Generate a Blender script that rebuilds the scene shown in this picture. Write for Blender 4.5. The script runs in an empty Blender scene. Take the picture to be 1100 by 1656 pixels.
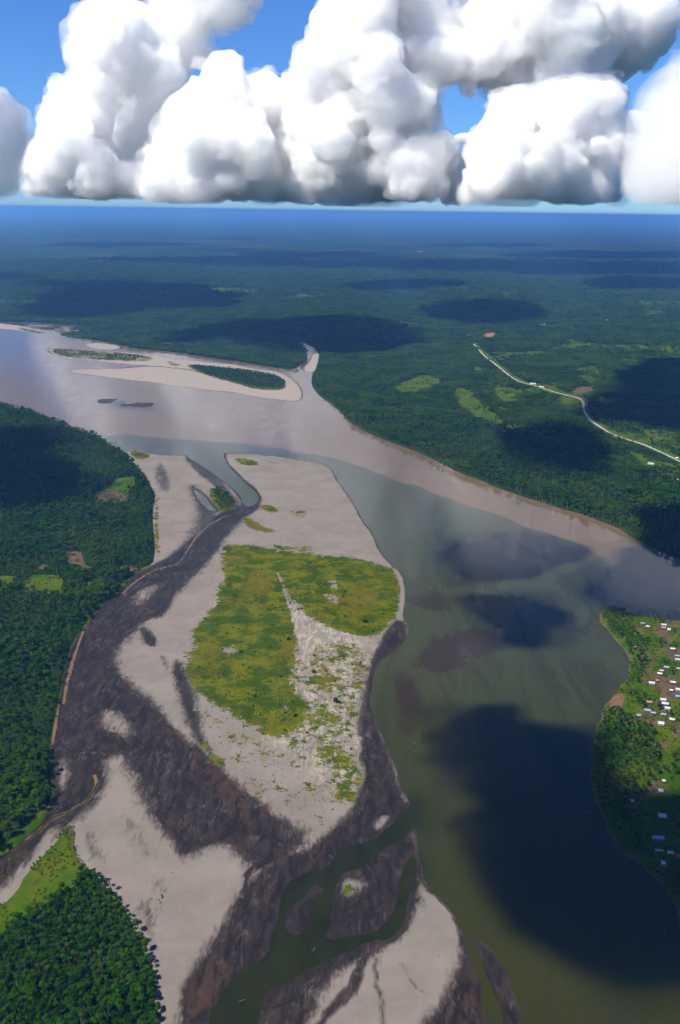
import bpy, bmesh, math, random
import numpy as np
from mathutils import Vector, Matrix

# ------------------------------------------------------------------ camera, sky, sun, exposure
scene = bpy.context.scene
COL = scene.collection
R = math.radians

W0, H0 = 1100.0, 1656.0            # the photograph's own frame, used to survey the ground plan
CAM_H = 700.0                      # flying height in metres
FOV_V = R(55.0)
FPX = (H0 / 2) / math.tan(FOV_V / 2)
HORIZON_Y = 341.0                  # level line at the picture's middle column
PITCH = math.atan((H0 / 2 - HORIZON_Y) / FPX)
ROLL = R(0.8)

cam_fwd = Vector((0, math.cos(PITCH), -math.sin(PITCH)))
_up = Vector((0, math.sin(PITCH), math.cos(PITCH)))
_rt = Vector((1, 0, 0))
cam_rt = _rt * math.cos(ROLL) + _up * math.sin(ROLL)
cam_up = -_rt * math.sin(ROLL) + _up * math.cos(ROLL)
cam_data = bpy.data.cameras.new('camera')
cam_data.sensor_fit = 'VERTICAL'
cam_data.angle = FOV_V
cam_data.clip_start = 1.0
cam_data.clip_end = 400000.0
cam = bpy.data.objects.new('camera', cam_data)
COL.objects.link(cam)
m = Matrix((cam_rt, cam_up, -cam_fwd)).transposed().to_4x4()
m.translation = Vector((0, 0, CAM_H))
cam.matrix_world = m
scene.camera = cam

SUN_EL, SUN_AZ = R(54.0), R(-122.0)        # azimuth clockwise from +Y (the way the camera looks)
SUN = Vector((math.sin(SUN_AZ) * math.cos(SUN_EL), math.cos(SUN_AZ) * math.cos(SUN_EL), math.sin(SUN_EL)))

world = bpy.data.worlds.new('World')
scene.world = world
world.use_nodes = True
wn = world.node_tree
wn.nodes.clear()
w_out = wn.nodes.new('ShaderNodeOutputWorld')
w_bg = wn.nodes.new('ShaderNodeBackground')
w_sky = wn.nodes.new('ShaderNodeTexSky')
w_sky.sky_type = 'NISHITA'
w_sky.sun_disc = False
w_sky.sun_elevation = SUN_EL
w_sky.sun_rotation = SUN_AZ
w_sky.altitude = 700.0
w_sky.air_density = 1.0
w_sky.dust_density = 0.0
w_sky.ozone_density = 4.0
w_tint = wn.nodes.new('ShaderNodeMix')
w_tint.data_type = 'RGBA'; w_tint.blend_type = 'MULTIPLY'
w_tint.inputs[0].default_value = 1.0
w_tint.inputs[7].default_value = (0.44, 0.76, 1.28, 1)
w_bg.inputs['Strength'].default_value = 0.065
wn.links.new(w_sky.outputs[0], w_tint.inputs[6])
wn.links.new(w_tint.outputs[2], w_bg.inputs['Color'])
wn.links.new(w_bg.outputs[0], w_out.inputs['Surface'])

sun_data = bpy.data.lights.new('sun', 'SUN')
sun_data.energy = 5.0
sun_data.angle = R(0.53)
sun_data.color = (1.0, 0.945, 0.84)
sun_ob = bpy.data.objects.new('sun', sun_data)
COL.objects.link(sun_ob)
sun_ob.rotation_euler = SUN.to_track_quat('Z', 'Y').to_euler()

scene.view_settings.view_transform = 'Standard'
scene.view_settings.look = 'None'
scene.view_settings.exposure = 0.7
scene.view_settings.gamma = 1.0
scene.view_settings.use_curve_mapping = False

cy = scene.cycles
cy.max_bounces = 20
cy.diffuse_bounces = 2
cy.glossy_bounces = 2
cy.transmission_bounces = 2
cy.volume_bounces = 18
cy.transparent_max_bounces = 32
cy.use_denoising = True
cy.use_adaptive_sampling = True
cy.adaptive_threshold = 0.04
cy.sample_clamp_indirect = 8.0
cy.caustics_reflective = False
cy.caustics_refractive = False

# ------------------------------------------------------------------ survey: picture point -> ground plan
RT, UP, FW = [np.array(v, dtype=np.float64) for v in (cam_rt, cam_up, cam_fwd)]

def ray(px, py):
    px = np.asarray(px, float); py = np.asarray(py, float)
    d = FW + ((px - W0 / 2) / FPX)[..., None] * RT + ((H0 / 2 - py) / FPX)[..., None] * UP
    return d

def gp(pts, z=0.0):
    """photo points -> plan (x, y) on the level z"""
    a = np.asarray(pts, float).reshape(-1, 2)
    d = ray(a[:, 0], a[:, 1])
    t = (z - CAM_H) / d[:, 2]
    return (d * t[:, None])[:, :2]

def ap(px, py, dist):
    """photo point -> 3D point at plan distance dist along +Y"""
    d = ray(px, py)
    t = dist / d[..., 1]
    return d * t[..., None] + np.array([0, 0, CAM_H])

# ------------------------------------------------------------------ helpers
rng = np.random.default_rng(7)

def tag(o, label=None, cat=None, group=None, kind=None):
    if label: o['label'] = label
    if cat: o['category'] = cat
    if group: o['group'] = group
    if kind: o['kind'] = kind
    return o

def mesh_obj(name, verts, faces, mat=None, parent=None, smooth=True, link=True):
    me = bpy.data.meshes.new(name)
    verts = np.asarray(verts, dtype=np.float32)
    faces = np.asarray(faces, dtype=np.int32)
    k = faces.shape[1]
    me.vertices.add(len(verts)); me.vertices.foreach_set('co', verts.ravel())
    me.loops.add(faces.size); me.loops.foreach_set('vertex_index', faces.ravel())
    me.polygons.add(len(faces)); me.polygons.foreach_set('loop_start', np.arange(0, faces.size, k, dtype=np.int32))
    me.polygons.foreach_set('use_smooth', np.full(len(faces), smooth))
    me.update(calc_edges=True); me.validate()
    if mat: me.materials.append(mat)
    o = bpy.data.objects.new(name, me)
    if parent: o.parent = parent
    if link: COL.objects.link(o)
    return o

def fattr(o, name, vals):
    a = o.data.attributes.new(name, 'FLOAT', 'POINT')
    a.data.foreach_set('value', np.asarray(vals, dtype=np.float32).ravel())

def hash2(ix, iy, seed):
    h = (ix.astype(np.int64) * 374761393 + iy.astype(np.int64) * 668265263 + seed * 1442695041) & 0x7fffffff
    h = ((h ^ (h >> 13)) * 1274126177) & 0x7fffffff
    h = h ^ (h >> 16)
    return (h & 0xffff).astype(np.float32) / 65535.0

def vnoise(x, y, seed=0):
    ix = np.floor(x); iy = np.floor(y)
    fx = (x - ix).astype(np.float32); fy = (y - iy).astype(np.float32)
    fx = fx * fx * (3 - 2 * fx); fy = fy * fy * (3 - 2 * fy)
    a = hash2(ix, iy, seed); b = hash2(ix + 1, iy, seed)
    c = hash2(ix, iy + 1, seed); d = hash2(ix + 1, iy + 1, seed)
    return (a + (b - a) * fx) * (1 - fy) + (c + (d - c) * fx) * fy - 0.5

def fbm(x, y, seed=0, octs=4):
    s = 0; amp = 1.0
    for k in range(octs):
        s = s + amp * vnoise(x * 2 ** k + 17.3 * k, y * 2 ** k - 9.1 * k, seed + k)
        amp *= 0.5
    return s

def hash3(ix, iy, iz, seed):
    h = (ix * 374761393 + iy * 668265263 + iz * 1103515245 + seed * 1442695041) & 0x7fffffff
    h = ((h ^ (h >> 13)) * 1274126177) & 0x7fffffff
    return ((h ^ (h >> 16)) & 0xffff).astype(np.float32) / 65535.0

def vnoise3(p, seed):
    i = np.floor(p).astype(np.int64); f = (p - i).astype(np.float32)
    f = f * f * (3 - 2 * f)
    x, y, z = i[:, 0], i[:, 1], i[:, 2]
    def L(a, b, t): return a + (b - a) * t
    r = []
    for dz in (0, 1):
        rr = []
        for dy in (0, 1):
            rr.append(L(hash3(x, y + dy, z + dz, seed), hash3(x + 1, y + dy, z + dz, seed), f[:, 0]))
        r.append(L(rr[0], rr[1], f[:, 1]))
    return L(r[0], r[1], f[:, 2]) * 2 - 1

def smooth(poly, it=2, closed=True):
    p = np.asarray(poly, float)
    for _ in range(it):
        q = np.roll(p, -1, 0) if closed else p[1:]
        a = p if closed else p[:-1]
        n = np.empty((2 * len(a), 2)); n[0::2] = 0.75 * a + 0.25 * q; n[1::2] = 0.25 * a + 0.75 * q
        if not closed: n = np.vstack([p[:1], n, p[-1:]])
        p = n
    return p

def sdf_world(P, X, Y, M=120.0, closed=True):
    """signed distance, positive inside, clipped to +-M"""
    P = P.astype(np.float32)
    out = np.full(X.shape, -M, np.float32)
    mk = (X > P[:, 0].min() - M) & (X < P[:, 0].max() + M) & (Y > P[:, 1].min() - M) & (Y < P[:, 1].max() + M)
    if not mk.any(): return out
    x = X[mk].astype(np.float32); y = Y[mk].astype(np.float32)
    d2 = np.full(x.shape, 1e12, np.float32); ins = np.zeros(x.shape, bool)
    n = len(P)
    for i in range(n if closed else n - 1):
        ax, ay = P[i]; bx, by = P[(i + 1) % n]
        ex, ey = bx - ax, by - ay
        L2 = ex * ex + ey * ey + 1e-9
        t = np.clip(((x - ax) * ex + (y - ay) * ey) / L2, 0, 1)
        dx = x - ax - t * ex; dy = y - ay - t * ey
        np.minimum(d2, dx * dx + dy * dy, out=d2)
        if closed and ay != by:
            c = (ay > y) != (by > y)
            ins ^= c & (x < ex * (y - ay) / (by - ay) + ax)
    d = np.sqrt(d2)
    if closed: d = np.where(ins, d, -d)
    else: d = -d
    out[mk] = np.clip(d, -M, M)
    return out

def S(px_poly, X, Y, M=120.0, it=2):
    return sdf_world(smooth(gp(px_poly), it), X, Y, M)

def stroke(px_line, X, Y, w, M=120.0, it=2):
    """half-width w in metres; positive on the stroke"""
    return w + sdf_world(smooth(gp(px_line), it, False), X, Y, M + w, False)

def ss(x, a, b):
    t = np.clip((x - a) / (b - a), 0, 1)
    return t * t * (3 - 2 * t)

# ------------------------------------------------------------------ shader helpers
class NT:
    def __init__(s, name):
        s.m = bpy.data.materials.new(name); s.m.use_nodes = True
        s.t = s.m.node_tree; s.t.nodes.clear()
        s.out = s.n('ShaderNodeOutputMaterial')
    def n(s, typ, **kw):
        nd = s.t.nodes.new(typ)
        for k, v in kw.items(): setattr(nd, k, v)
        return nd
    def l(s, a, b): s.t.links.new(a, b)
    def put(s, sock, v):
        if isinstance(v, bpy.types.NodeSocket): s.l(v, sock)
        elif isinstance(v, (tuple, list)) and len(v) == 3 and sock.type == 'RGBA': sock.default_value = (*v, 1)
        else: sock.default_value = v
    def attr(s, name): return s.n('ShaderNodeAttribute', attribute_name=name).outputs['Fac']
    def math(s, op, a, b=0.5, clamp=False):
        nd = s.n('ShaderNodeMath', operation=op, use_clamp=clamp)
        s.put(nd.inputs[0], a); s.put(nd.inputs[1], b); return nd.outputs[0]
    def ramp(s, v, a, b, lo=0.0, hi=1.0):
        nd = s.n('ShaderNodeMapRange', interpolation_type='SMOOTHSTEP')
        s.put(nd.inputs[0], v)
        for i, q in ((1, a), (2, b), (3, lo), (4, hi)): s.put(nd.inputs[i], q)
        return nd.outputs[0]
    def mix(s, f, a, b):
        nd = s.n('ShaderNodeMix', data_type='RGBA')
        s.put(nd.inputs[0], f); s.put(nd.inputs[6], a); s.put(nd.inputs[7], b); return nd.outputs[2]
    def pos(s): return s.n('ShaderNodeNewGeometry').outputs['Position']
    def mapping(s, scale=(1, 1, 1), rot=(0, 0, 0), src=None):
        nd = s.n('ShaderNodeMapping'); s.l(src or s.pos(), nd.inputs['Vector'])
        nd.inputs['Scale'].default_value = scale; nd.inputs['Rotation'].default_value = rot
        return nd.outputs[0]
    def noise(s, wavelength, detail=4, vec=None, rough=0.55, dist=0.0):
        nd = s.n('ShaderNodeTexNoise'); s.l(vec or s.pos(), nd.inputs['Vector'])
        nd.inputs['Scale'].default_value = 1.0 / wavelength
        nd.inputs['Detail'].default_value = detail; nd.inputs['Roughness'].default_value = rough
        nd.inputs['Distortion'].default_value = dist
        return nd.outputs[0]
    def bump(s, h, dist, strength=1.0):
        nd = s.n('ShaderNodeBump'); nd.inputs['Strength'].default_value = strength
        nd.inputs['Distance'].default_value = dist; s.l(h, nd.inputs['Height']); return nd.outputs[0]
    def surf(s, col, rough=0.9, spec=0.2, normal=None, **kw):
        b = s.n('ShaderNodeBsdfPrincipled')
        s.put(b.inputs['Base Color'], col); s.put(b.inputs['Roughness'], rough)
        s.put(b.inputs['Specular IOR Level'], spec)
        if normal is not None: s.l(normal, b.inputs['Normal'])
        for k, v in kw.items(): s.put(b.inputs[k], v)
        s.l(b.outputs[0], s.out.inputs['Surface']); return s.m
    def volume(s, col, density, aniso):
        v = s.n('ShaderNodeVolumePrincipled')
        s.put(v.inputs['Color'], col); v.inputs['Density'].default_value = density
        v.inputs['Anisotropy'].default_value = aniso
        s.l(v.outputs[0], s.out.inputs['Volume']); return s.m
# ------------------------------------------------------------------ ground plan (surveyed outlines)
OUTZ = 13.0        # tree tops stand this high where a forest edge hides the water behind it
L1 = np.vstack([gp([(-420,560),(-200,595),(0,648),(55,662),(91,678),(127,691),(164,704),(185,718)], OUTZ),
  gp([(196,733),(218,753),(233,770),(247,796),(251,806),(245,829),(247,858),(251,891),(244,915),(218,931),(204,949),(182,969),(158,989),(135,1020),(116,1056),(105,1093),(96,1136),(87,1176),(82,1205),(84,1253),(89,1296),(73,1324),(47,1353),(22,1375),(0,1393),(-120,1450),(-500,1480),(-700,1300),(-700,800)])])
L4P = [(0,1467),(22,1440),(44,1411),(69,1382),(91,1353),(109,1335),(124,1331),(126,1360),(128,1388),(149,1404),(171,1425),(189,1447),(204,1473),(220,1498),(242,1531),(251,1567),(258,1600),(267,1655),(285,1790),(-600,1900),(-600,1700),(-150,1530)]
L4F = [(-60,1545),(0,1520),(18,1498),(44,1480),(76,1465),(91,1447),(124,1433),(127,1411),(149,1407),(169,1427),(187,1449),(202,1475),(218,1500),(239,1533),(248,1569),(255,1602),(264,1657),(280,1790),(-200,1850)]
L2P = [(-900,522),(-300,521),(0,521),(65,522),(140,527),(148,533),(100,539),(110,545),(170,554),(200,560),(220,565),(260,567),(300,572),(350,580),(400,587),(450,595),(480,599),(495,590),(500,575),(488,558),(492,552),(515,563),(521,572),(517,592),(507,615),(515,635),(550,661),(570,690),(610,710),(660,727),(705,749),(736,765),(791,784),(845,804),(918,827),(973,845),(1009,860),(1038,878),(1064,891),(1100,904),(1300,950),(2200,1050),(2600,420),(-1400,420)]
L3 = np.vstack([gp([(969,1000),(971,989),(978,979),(1002,984),(1027,989),(1055,993),(1073,997),(1100,999),(1400,1030)], 6.0),
  gp([(2000,1150),(1900,1800),(1300,1760),(1150,1560),(1100,1500),(1090,1460),(1060,1420),(1036,1400),(1009,1382),(991,1360),(976,1331),(964,1295),(956,1273),(955,1240),(957,1215),(960,1195),(964,1178),(971,1165),(970,1156),(976,1145),(985,1131),(998,1118),(1011,1104),(1016,1087),(1019,1071),(1016,1058),(1005,1045),(991,1029),(980,1015)])])
SAND = [(196,734),(215,727),(238,733),(251,735),(276,736),(330,736),(356,733),(391,735),(445,738),(493,745),(518,751),(533,758),(540,775),(555,793),(573,818),(587,844),(602,865),(613,891),(631,913),(649,927),(655,956),(653,978),(650,1000),(658,1008),(656,1030),(635,1053),(606,1068),(599,1110),(593,1129),(597,1148),(608,1171),(620,1198),(631,1224),(639,1243),(643,1266),(655,1292),(670,1330),(676,1376),(682,1418),(688,1439),(701,1453),(722,1472),(737,1491),(751,1519),(764,1521),(791,1535),(810,1560),(821,1583),(829,1613),(838,1647),(850,1720),(870,1850),(-300,1900),(-500,1500),(-200,1380),(0,1360),(40,1300),(50,1150),(100,1000),(180,930),(215,880),(200,780)]
CHANNELS = [
 [(362,730),(366,746),(380,760),(395,775),(413,793),(421,808),(414,820),(400,822),(393,807),(384,795),(369,784),(355,775),(340,760),(322,749),(300,737),(310,728),(340,726)],
 [(313,790),(325,794),(340,805),(345,815),(354,826),(349,829),(336,822),(322,807)],
 # braided water at the foot of the bar
 [(690,1290),(668,1296),(644,1311),(625,1338),(598,1357),(552,1369),(533,1392),(525,1404),(491,1409),(464,1426),(453,1445),(446,1472),(441,1514),(426,1544),(395,1567),(369,1585),(346,1621),(334,1656),(318,1740),(410,1740),(418,1656),(426,1625),(437,1605),(472,1586),(514,1563),(544,1552),(579,1537),(605,1525),(628,1525),(649,1510),(659,1487),(659,1460),(678,1422),(680,1395),(670,1378),(655,1388),(642,1411),(644,1437),(632,1468),(628,1491),(602,1506),(575,1512),(544,1518),(529,1514),(537,1491),(542,1453),(548,1422),(563,1411),(594,1399),(613,1380),(644,1361),(668,1344),(690,1340)],
 [(752,1508),(762,1520),(774,1531),(783,1546),(786,1575),(800,1600),(815,1630),(822,1670),(790,1680),(780,1640),(772,1590),(764,1560),(756,1535),(748,1525)],
]
EYOTS = [[(506,1432),(518,1440),(512,1455),(497,1452),(476,1462),(465,1479),(464,1508),(478,1512),(498,1500),(500,1486),(492,1458)]]   # dry again inside the braid
STREAMS = [   # narrow runnels: line, half width m, depth
 ([(402,826),(364,834),(342,848),(324,866),(302,892),(287,911)], 2.6),
 ([(160,1267),(145,1289),(127,1304),(91,1318),(69,1336),(40,1364),(18,1389),(18,1411),(-10,1432)], 2.2),
 ([(225,1002),(205,1022),(180,1045),(160,1062),(150,1085)], 3.0),
 ([(203,952),(198,985),(204,1000)], 2.5),
 ([(103,1136),(155,1133),(190,1146),(215,1158),(248,1186),(280,1213)], 2.6),
 ([(90,1195),(105,1215),(112,1245),(130,1262)], 2.2),
]
UPBARS = [
 [(-20,521),(30,526),(75,536),(72,541),(30,534),(-20,530)],
 [(85,534),(120,532),(160,540),(150,545),(110,543)],
 [(135,557),(160,554),(195,560),(190,566),(150,564)],
 [(78,560),(125,565),(240,573),(280,580),(350,587),(425,598),(455,602),(485,618),(493,640),(485,650),(440,645),(350,632),(250,620),(150,607),(100,599),(170,597),(250,592),(210,590),(150,583),(90,577)],
 [(490,600),(500,583),(505,570),(518,572),(518,590),(508,602)],
 [(145,648),(175,644),(225,650),(265,659),(215,661),(175,655)],
]

def fan(a0, a1, da, s0, s1, ds):
    """ground grid whose mesh widens with distance from the flight path"""
    a = np.radians(np.arange(a0, a1, -math.degrees(da)))
    s = np.arange(s0, s1, ds)
    y = CAM_H / np.tan(a)
    return (y[:, None] * s[None, :]).astype(np.float32), np.repeat(y[:, None], len(s), 1).astype(np.float32)

def grid_obj(name, X, Y, Z, mat, keep, attrs, label=None, **kw):
    nr, nc = X.shape
    idx = np.arange(nr * nc).reshape(nr, nc)
    k = keep[:-1, :-1] | keep[1:, :-1] | keep[:-1, 1:] | keep[1:, 1:]
    q = np.stack([idx[:-1, :-1], idx[:-1, 1:], idx[1:, 1:], idx[1:, :-1]], -1)[k]
    used = np.unique(q); rm = np.full(nr * nc, -1); rm[used] = np.arange(len(used))
    v = np.stack([X.ravel(), Y.ravel(), Z.ravel()], -1)[used]
    o = mesh_obj(name, v, rm[q], mat)
    for an, av in attrs.items(): fattr(o, an, av.ravel()[used])
    return tag(o, label, **kw)

def warp(X, Y, k=0.0045, seed=3):
    a = np.clip(k * Y, 3, 40)
    n1 = fbm(X / (a * 7), Y / (a * 7), seed, 3); n2 = fbm(X / (a * 7), Y / (a * 7), seed + 20, 3)
    return X + n1 * a * 1.7, Y + n2 * a * 1.7

# ------------------------------------------------------------------ materials of the ground
def sand_mat():
    t = NT('river_sand')
    wet, veg, rust, pale, brown, light, rill = [t.attr(k) for k in ('wet', 'veg', 'rust', 'pale', 'brown', 'light', 'rill')]
    big = t.noise(60, 4); mid = t.noise(14, 5, rough=0.65); fine = t.noise(3.2, 3, rough=0.6)
    strk = t.noise(9, 5, t.mapping((1, 0.28, 1), (0, 0, R(-35))), 0.6, 0.6)
    flow = t.noise(9, 6, t.mapping((1, 0.34, 1), (0, 0, R(38))), 0.66, 1.6)
    strk2 = t.noise(16, 4, t.mapping((0.22, 1, 1), (0, 0, R(-30))), 0.6, 0.4)
    dry = t.mix(t.ramp(big, 0.3, 0.7), (0.150, 0.126, 0.106), (0.182, 0.155, 0.131))
    dry = t.mix(t.ramp(mid, 0.42, 0.8, 0, 0.45), dry, (0.205, 0.177, 0.150))
    dry = t.mix(t.ramp(fine, 0.62, 0.75, 0, 0.35), dry, (0.105, 0.083, 0.069))
    dry = t.mix(t.math('MULTIPLY', pale, t.ramp(t.noise(9, 6, t.mapping((1, 0.3, 1), (0, 0, R(50))), 0.65, 1.0), 0.42, 0.70)), dry, (0.33, 0.285, 0.22))
    dry = t.mix(light, dry, t.mix(t.ramp(mid, 0.35, 0.65), (0.24, 0.20, 0.165), (0.29, 0.245, 0.20)))
    mud = t.mix(t.ramp(strk, 0.35, 0.7), (0.010, 0.0074, 0.0060), (0.030, 0.0215, 0.0172))
    mud = t.mix(t.math('MULTIPLY', t.ramp(flow, 0.48, 0.72), t.ramp(big, 0.38, 0.6)), mud, (0.075, 0.057, 0.047))
    wsum = t.math('ADD', wet, t.math('ADD', t.math('MULTIPLY', t.math('SUBTRACT', strk, 0.5), 0.7), t.math('ADD', t.math('MULTIPLY', t.math('SUBTRACT', flow, 0.5), 1.1), t.math('MULTIPLY', t.math('SUBTRACT', mid, 0.5), 0.55))))
    wf = t.ramp(wsum, 0.20, 0.80)
    col = t.mix(wf, dry, mud)
    col = t.mix(t.math('MULTIPLY', t.ramp(rill, 0.15, 0.8), t.ramp(wet, 0.3, 0.75, 0.0, 0.85)), col, (0.010, 0.0065, 0.006))
    col = t.mix(t.math('MULTIPLY', brown, t.ramp(strk, 0.42, 0.6)), col, (0.045, 0.022, 0.012))
    rs = t.ramp(t.math('ADD', rust, t.math('MULTIPLY', t.math('SUBTRACT', flow, 0.5), 1.5)), 0.42, 0.70)
    col = t.mix(rs, col, t.mix(t.ramp(mid, 0.3, 0.7), (0.165, 0.076, 0.028), (0.10, 0.078, 0.045)))
    gsum = t.math('ADD', veg, t.math('ADD', t.math('MULTIPLY', t.math('SUBTRACT', mid, 0.5), 1.7), t.math('MULTIPLY', t.math('SUBTRACT', fine, 0.5), 0.9)))
    gsum = t.math('ADD', gsum, t.math('MULTIPLY', t.math('SUBTRACT', t.noise(44, 3, rough=0.5), 0.5), 1.1))
    gf = t.ramp(gsum, 0.38, 0.64)
    grs = t.mix(t.ramp(t.noise(34, 5, rough=0.65), 0.42, 0.60), (0.026, 0.052, 0.001), (0.100, 0.100, 0.002))
    grs = t.mix(t.ramp(t.noise(110, 4, t.mapping((1, 0.5, 1)), 0.6), 0.50, 0.62, 0, 0.7), grs, (0.105, 0.080, 0.006))
    grs = t.mix(t.ramp(t.noise(75, 5, t.mapping((1, 0.7, 1), (0, 0, 0.6)), 0.65), 0.54, 0.62, 0, 0.8), grs, (0.014, 0.042, 0.002))
    grs = t.mix(t.ramp(fine, 0.35, 0.7, 0, 0.55), grs, (0.045, 0.055, 0.002))
    col = t.mix(gf, col, grs)
    rough = t.math('SUBTRACT', 0.92, t.math('MULTIPLY', wf, 0.34))
    h = t.math('ADD', t.math('MULTIPLY', mid, 0.6), t.math('MULTIPLY', fine, 0.4))
    return t.surf(col, rough, t.math('MULTIPLY', wf, 0.12), t.bump(h, 0.5, 0.6))

def water_mat():
    t = NT('river_water')
    br, sh, ol, sand_spots, deep = [t.attr(k) for k in ('silt', 'shoal', 'olive', 'sand_shoal', 'deep')]
    n = t.noise(140, 5, t.mapping((1, 0.4, 1), (0, 0, R(25))), 0.6, 0.8)
    n2 = t.noise(36, 5, t.mapping((1, 0.5, 1), (0, 0, R(-20))), 0.6, 0.5)
    green = t.mix(ol, (0.034, 0.040, 0.017), (0.024, 0.025, 0.003))
    green = t.mix(t.ramp(t.noise(46, 6, t.mapping((1, 0.16, 1), (0, 0, R(14))), 0.66, 1.2), 0.4, 0.66, 0, 0.75), green, (0.021, 0.022, 0.008))
    silt = t.mix(t.ramp(n, 0.35, 0.7), (0.104, 0.067, 0.037), (0.090, 0.060, 0.036))
    bs = t.math('ADD', br, t.math('MULTIPLY', t.math('SUBTRACT', n, 0.5), 0.9))
    col = t.mix(t.ramp(bs, 0.3, 0.7), green, silt)
    s2 = t.ramp(t.math('ADD', sh, t.math('MULTIPLY', t.math('SUBTRACT', n2, 0.5), 1.9)), 0.25, 1.0, 0, 0.9)
    col = t.mix(s2, col, (0.022, 0.014, 0.010))
    col = t.mix(t.math('MULTIPLY', deep, t.ramp(n2, 0.3, 0.7, 0.55, 1.0)), col, (0.0055, 0.0085, 0.0030))
    l2 = t.ramp(t.math('ADD', sand_spots, t.math('MULTIPLY', t.math('SUBTRACT', n2, 0.5), 0.8)), 0.55, 1.0, 0, 0.5)
    col = t.mix(l2, col, (0.085, 0.058, 0.036))
    return t.surf(col, t.ramp(n2, 0.3, 0.7, 0.10, 0.17), 0.20, t.bump(t.noise(6, 3), 0.08, 0.2), IOR=1.33)

def land_mat():
    t = NT('forest_floor')
    fld, dirt, red = [t.attr(k) for k in ('field', 'dirt', 'red')]
    big = t.noise(420, 6, rough=0.6); mid = t.noise(60, 5, rough=0.65); fine = t.noise(9, 4, rough=0.6)
    far = t.noise(2400, 7, t.mapping((1, 0.6, 1)), 0.68)
    base = t.mix(t.ramp(mid, 0.35, 0.65), (0.005, 0.018, 0.002), (0.015, 0.036, 0.004))
    base = t.mix(t.ramp(big, 0.5, 0.72, 0, 0.6), base, (0.026, 0.044, 0.007))
    base = t.mix(t.ramp(far, 0.46, 0.62, 0, 0.8), base, (0.036, 0.052, 0.010))
    base = t.mix(t.ramp(fine, 0.4, 0.7, 0, 0.4), base, (0.006, 0.015, 0.002))
    f = t.mix(t.ramp(mid, 0.38, 0.62), (0.026, 0.070, 0.001), (0.068, 0.084, 0.003))
    f = t.mix(t.ramp(fine, 0.4, 0.7, 0, 0.4), f, (0.016, 0.042, 0.001))
    col = t.mix(t.ramp(t.math('ADD', fld, t.math('MULTIPLY', t.math('SUBTRACT', mid, 0.5), 1.4)), 0.40, 0.60), base, f)
    d = t.mix(t.ramp(fine, 0.3, 0.7), (0.120, 0.076, 0.045), (0.052, 0.038, 0.026))
    d = t.mix(red, d, (0.24, 0.11, 0.055))
    col = t.mix(t.ramp(t.math('ADD', dirt, t.math('ADD', t.math('MULTIPLY', t.math('SUBTRACT', fine, 0.5), 1.5), t.math('MULTIPLY', t.math('SUBTRACT', mid, 0.5), 0.8))), 0.40, 0.66), col, d)
    h = t.math('ADD', mid, fine)
    return t.surf(col, 0.95, 0.0, t.bump(h, 2.0, 0.5))
M_SAND, M_WATER, M_LAND = sand_mat(), water_mat(), land_mat()

# ------------------------------------------------------------------ river
X, Y = fan(52, 5.2, 2.4e-3, -0.56, 0.56, 2.4e-3)
wx, wy = warp(X, Y, 0.006)
wx2, wy2 = warp(X, Y, 0.022, 33)
MIXLINE = [(-400,760),(185,700),(250,706),(330,711),(400,717),(470,727),(540,741),(600,759),(660,785),(720,808),(780,832),(850,853),(920,872),(965,888),(985,915),(990,950),(1010,985),(1400,1020),(2200,1050),(2600,480),(-1400,480)]
silt = ss(sdf_world(smooth(gp(MIXLINE), 2), wx2, wy2, 200), -50, 50)
silt = np.maximum(silt * 1.0, 0.0)
shoal = np.zeros_like(X); sand_spots = np.zeros_like(X)
for pl, amt in (([(655,975),(698,953),(735,960),(760,976),(738,993),(698,990),(665,990)], 0.75),
                ([(667,1064),(690,1045),(705,1027),(735,1018),(775,1013),(795,1027),(850,1022),(856,1045),(811,1062),(764,1084),(713,1092),(676,1087)], 0.95),
                ([(770,978),(790,975),(830,1010),(850,1030),(820,1040),(790,1010)], 0.7),
                ([(630,1095),(655,1087),(673,1104),(688,1127),(697,1151),(688,1176),(673,1200),(650,1190),(634,1150)], 1.0),
                ([(704,1231),(720,1222),(756,1238),(762,1300),(770,1360),(745,1400),(712,1360),(700,1290)], 0.55),
                ([(560,860),(610,845),(650,860),(690,880),(680,900),(640,905)], 0.35),
                ([(150,712),(260,708),(330,716),(300,726),(200,730)], 0.6),
                ([(120,648),(160,642),(230,648),(280,660),(210,664),(150,656)], 0.9),
                ([(300,738),(322,749),(345,764),(365,782),(372,775),(350,752),(330,738)], 0.8),
                ([(313,790),(345,815),(354,826),(336,822)], 0.9),
                ([(655,1290),(640,1320),(590,1360),(540,1372),(560,1330),(610,1310)], 0.7),
                ([(680,1395),(659,1487),(628,1525),(560,1545),(545,1520),(628,1491),(642,1411)], 1.0),
                ([(520,1404),(464,1426),(441,1514),(400,1570),(460,1540),(470,1470)], 0.8)):
    g = smooth(gp(pl), 2); wid = max(14.0, 0.017 * g[:, 1].mean())
    shoal = np.maximum(shoal, amt * ss(sdf_world(g, wx2, wy2, 120), -wid * 0.9, wid * 1.0))
for pl in ([(742,1055),(758,1055),(766,1072),(752,1082),(742,1072)], [(820,1025),(845,1022),(856,1040),(835,1048)], [(664,1000),(690,1000),(680,1012)]):
    sand_spots = np.maximum(sand_spots, 0.6 * ss(S(pl, wx2, wy2, 80), -14, 12))  # brownish sand spots showing in the green water
braid = sdf_world(smooth(gp(CHANNELS[2]), 1), wx, wy, 60)
deep = 0.85 * ss(braid, -30, 4) * ss(-X, -165, -60)
shoal = shoal * (1 - 0.5 * ss(braid, -6, 4))
olive = ss(-Y, -1700, -800)
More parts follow.
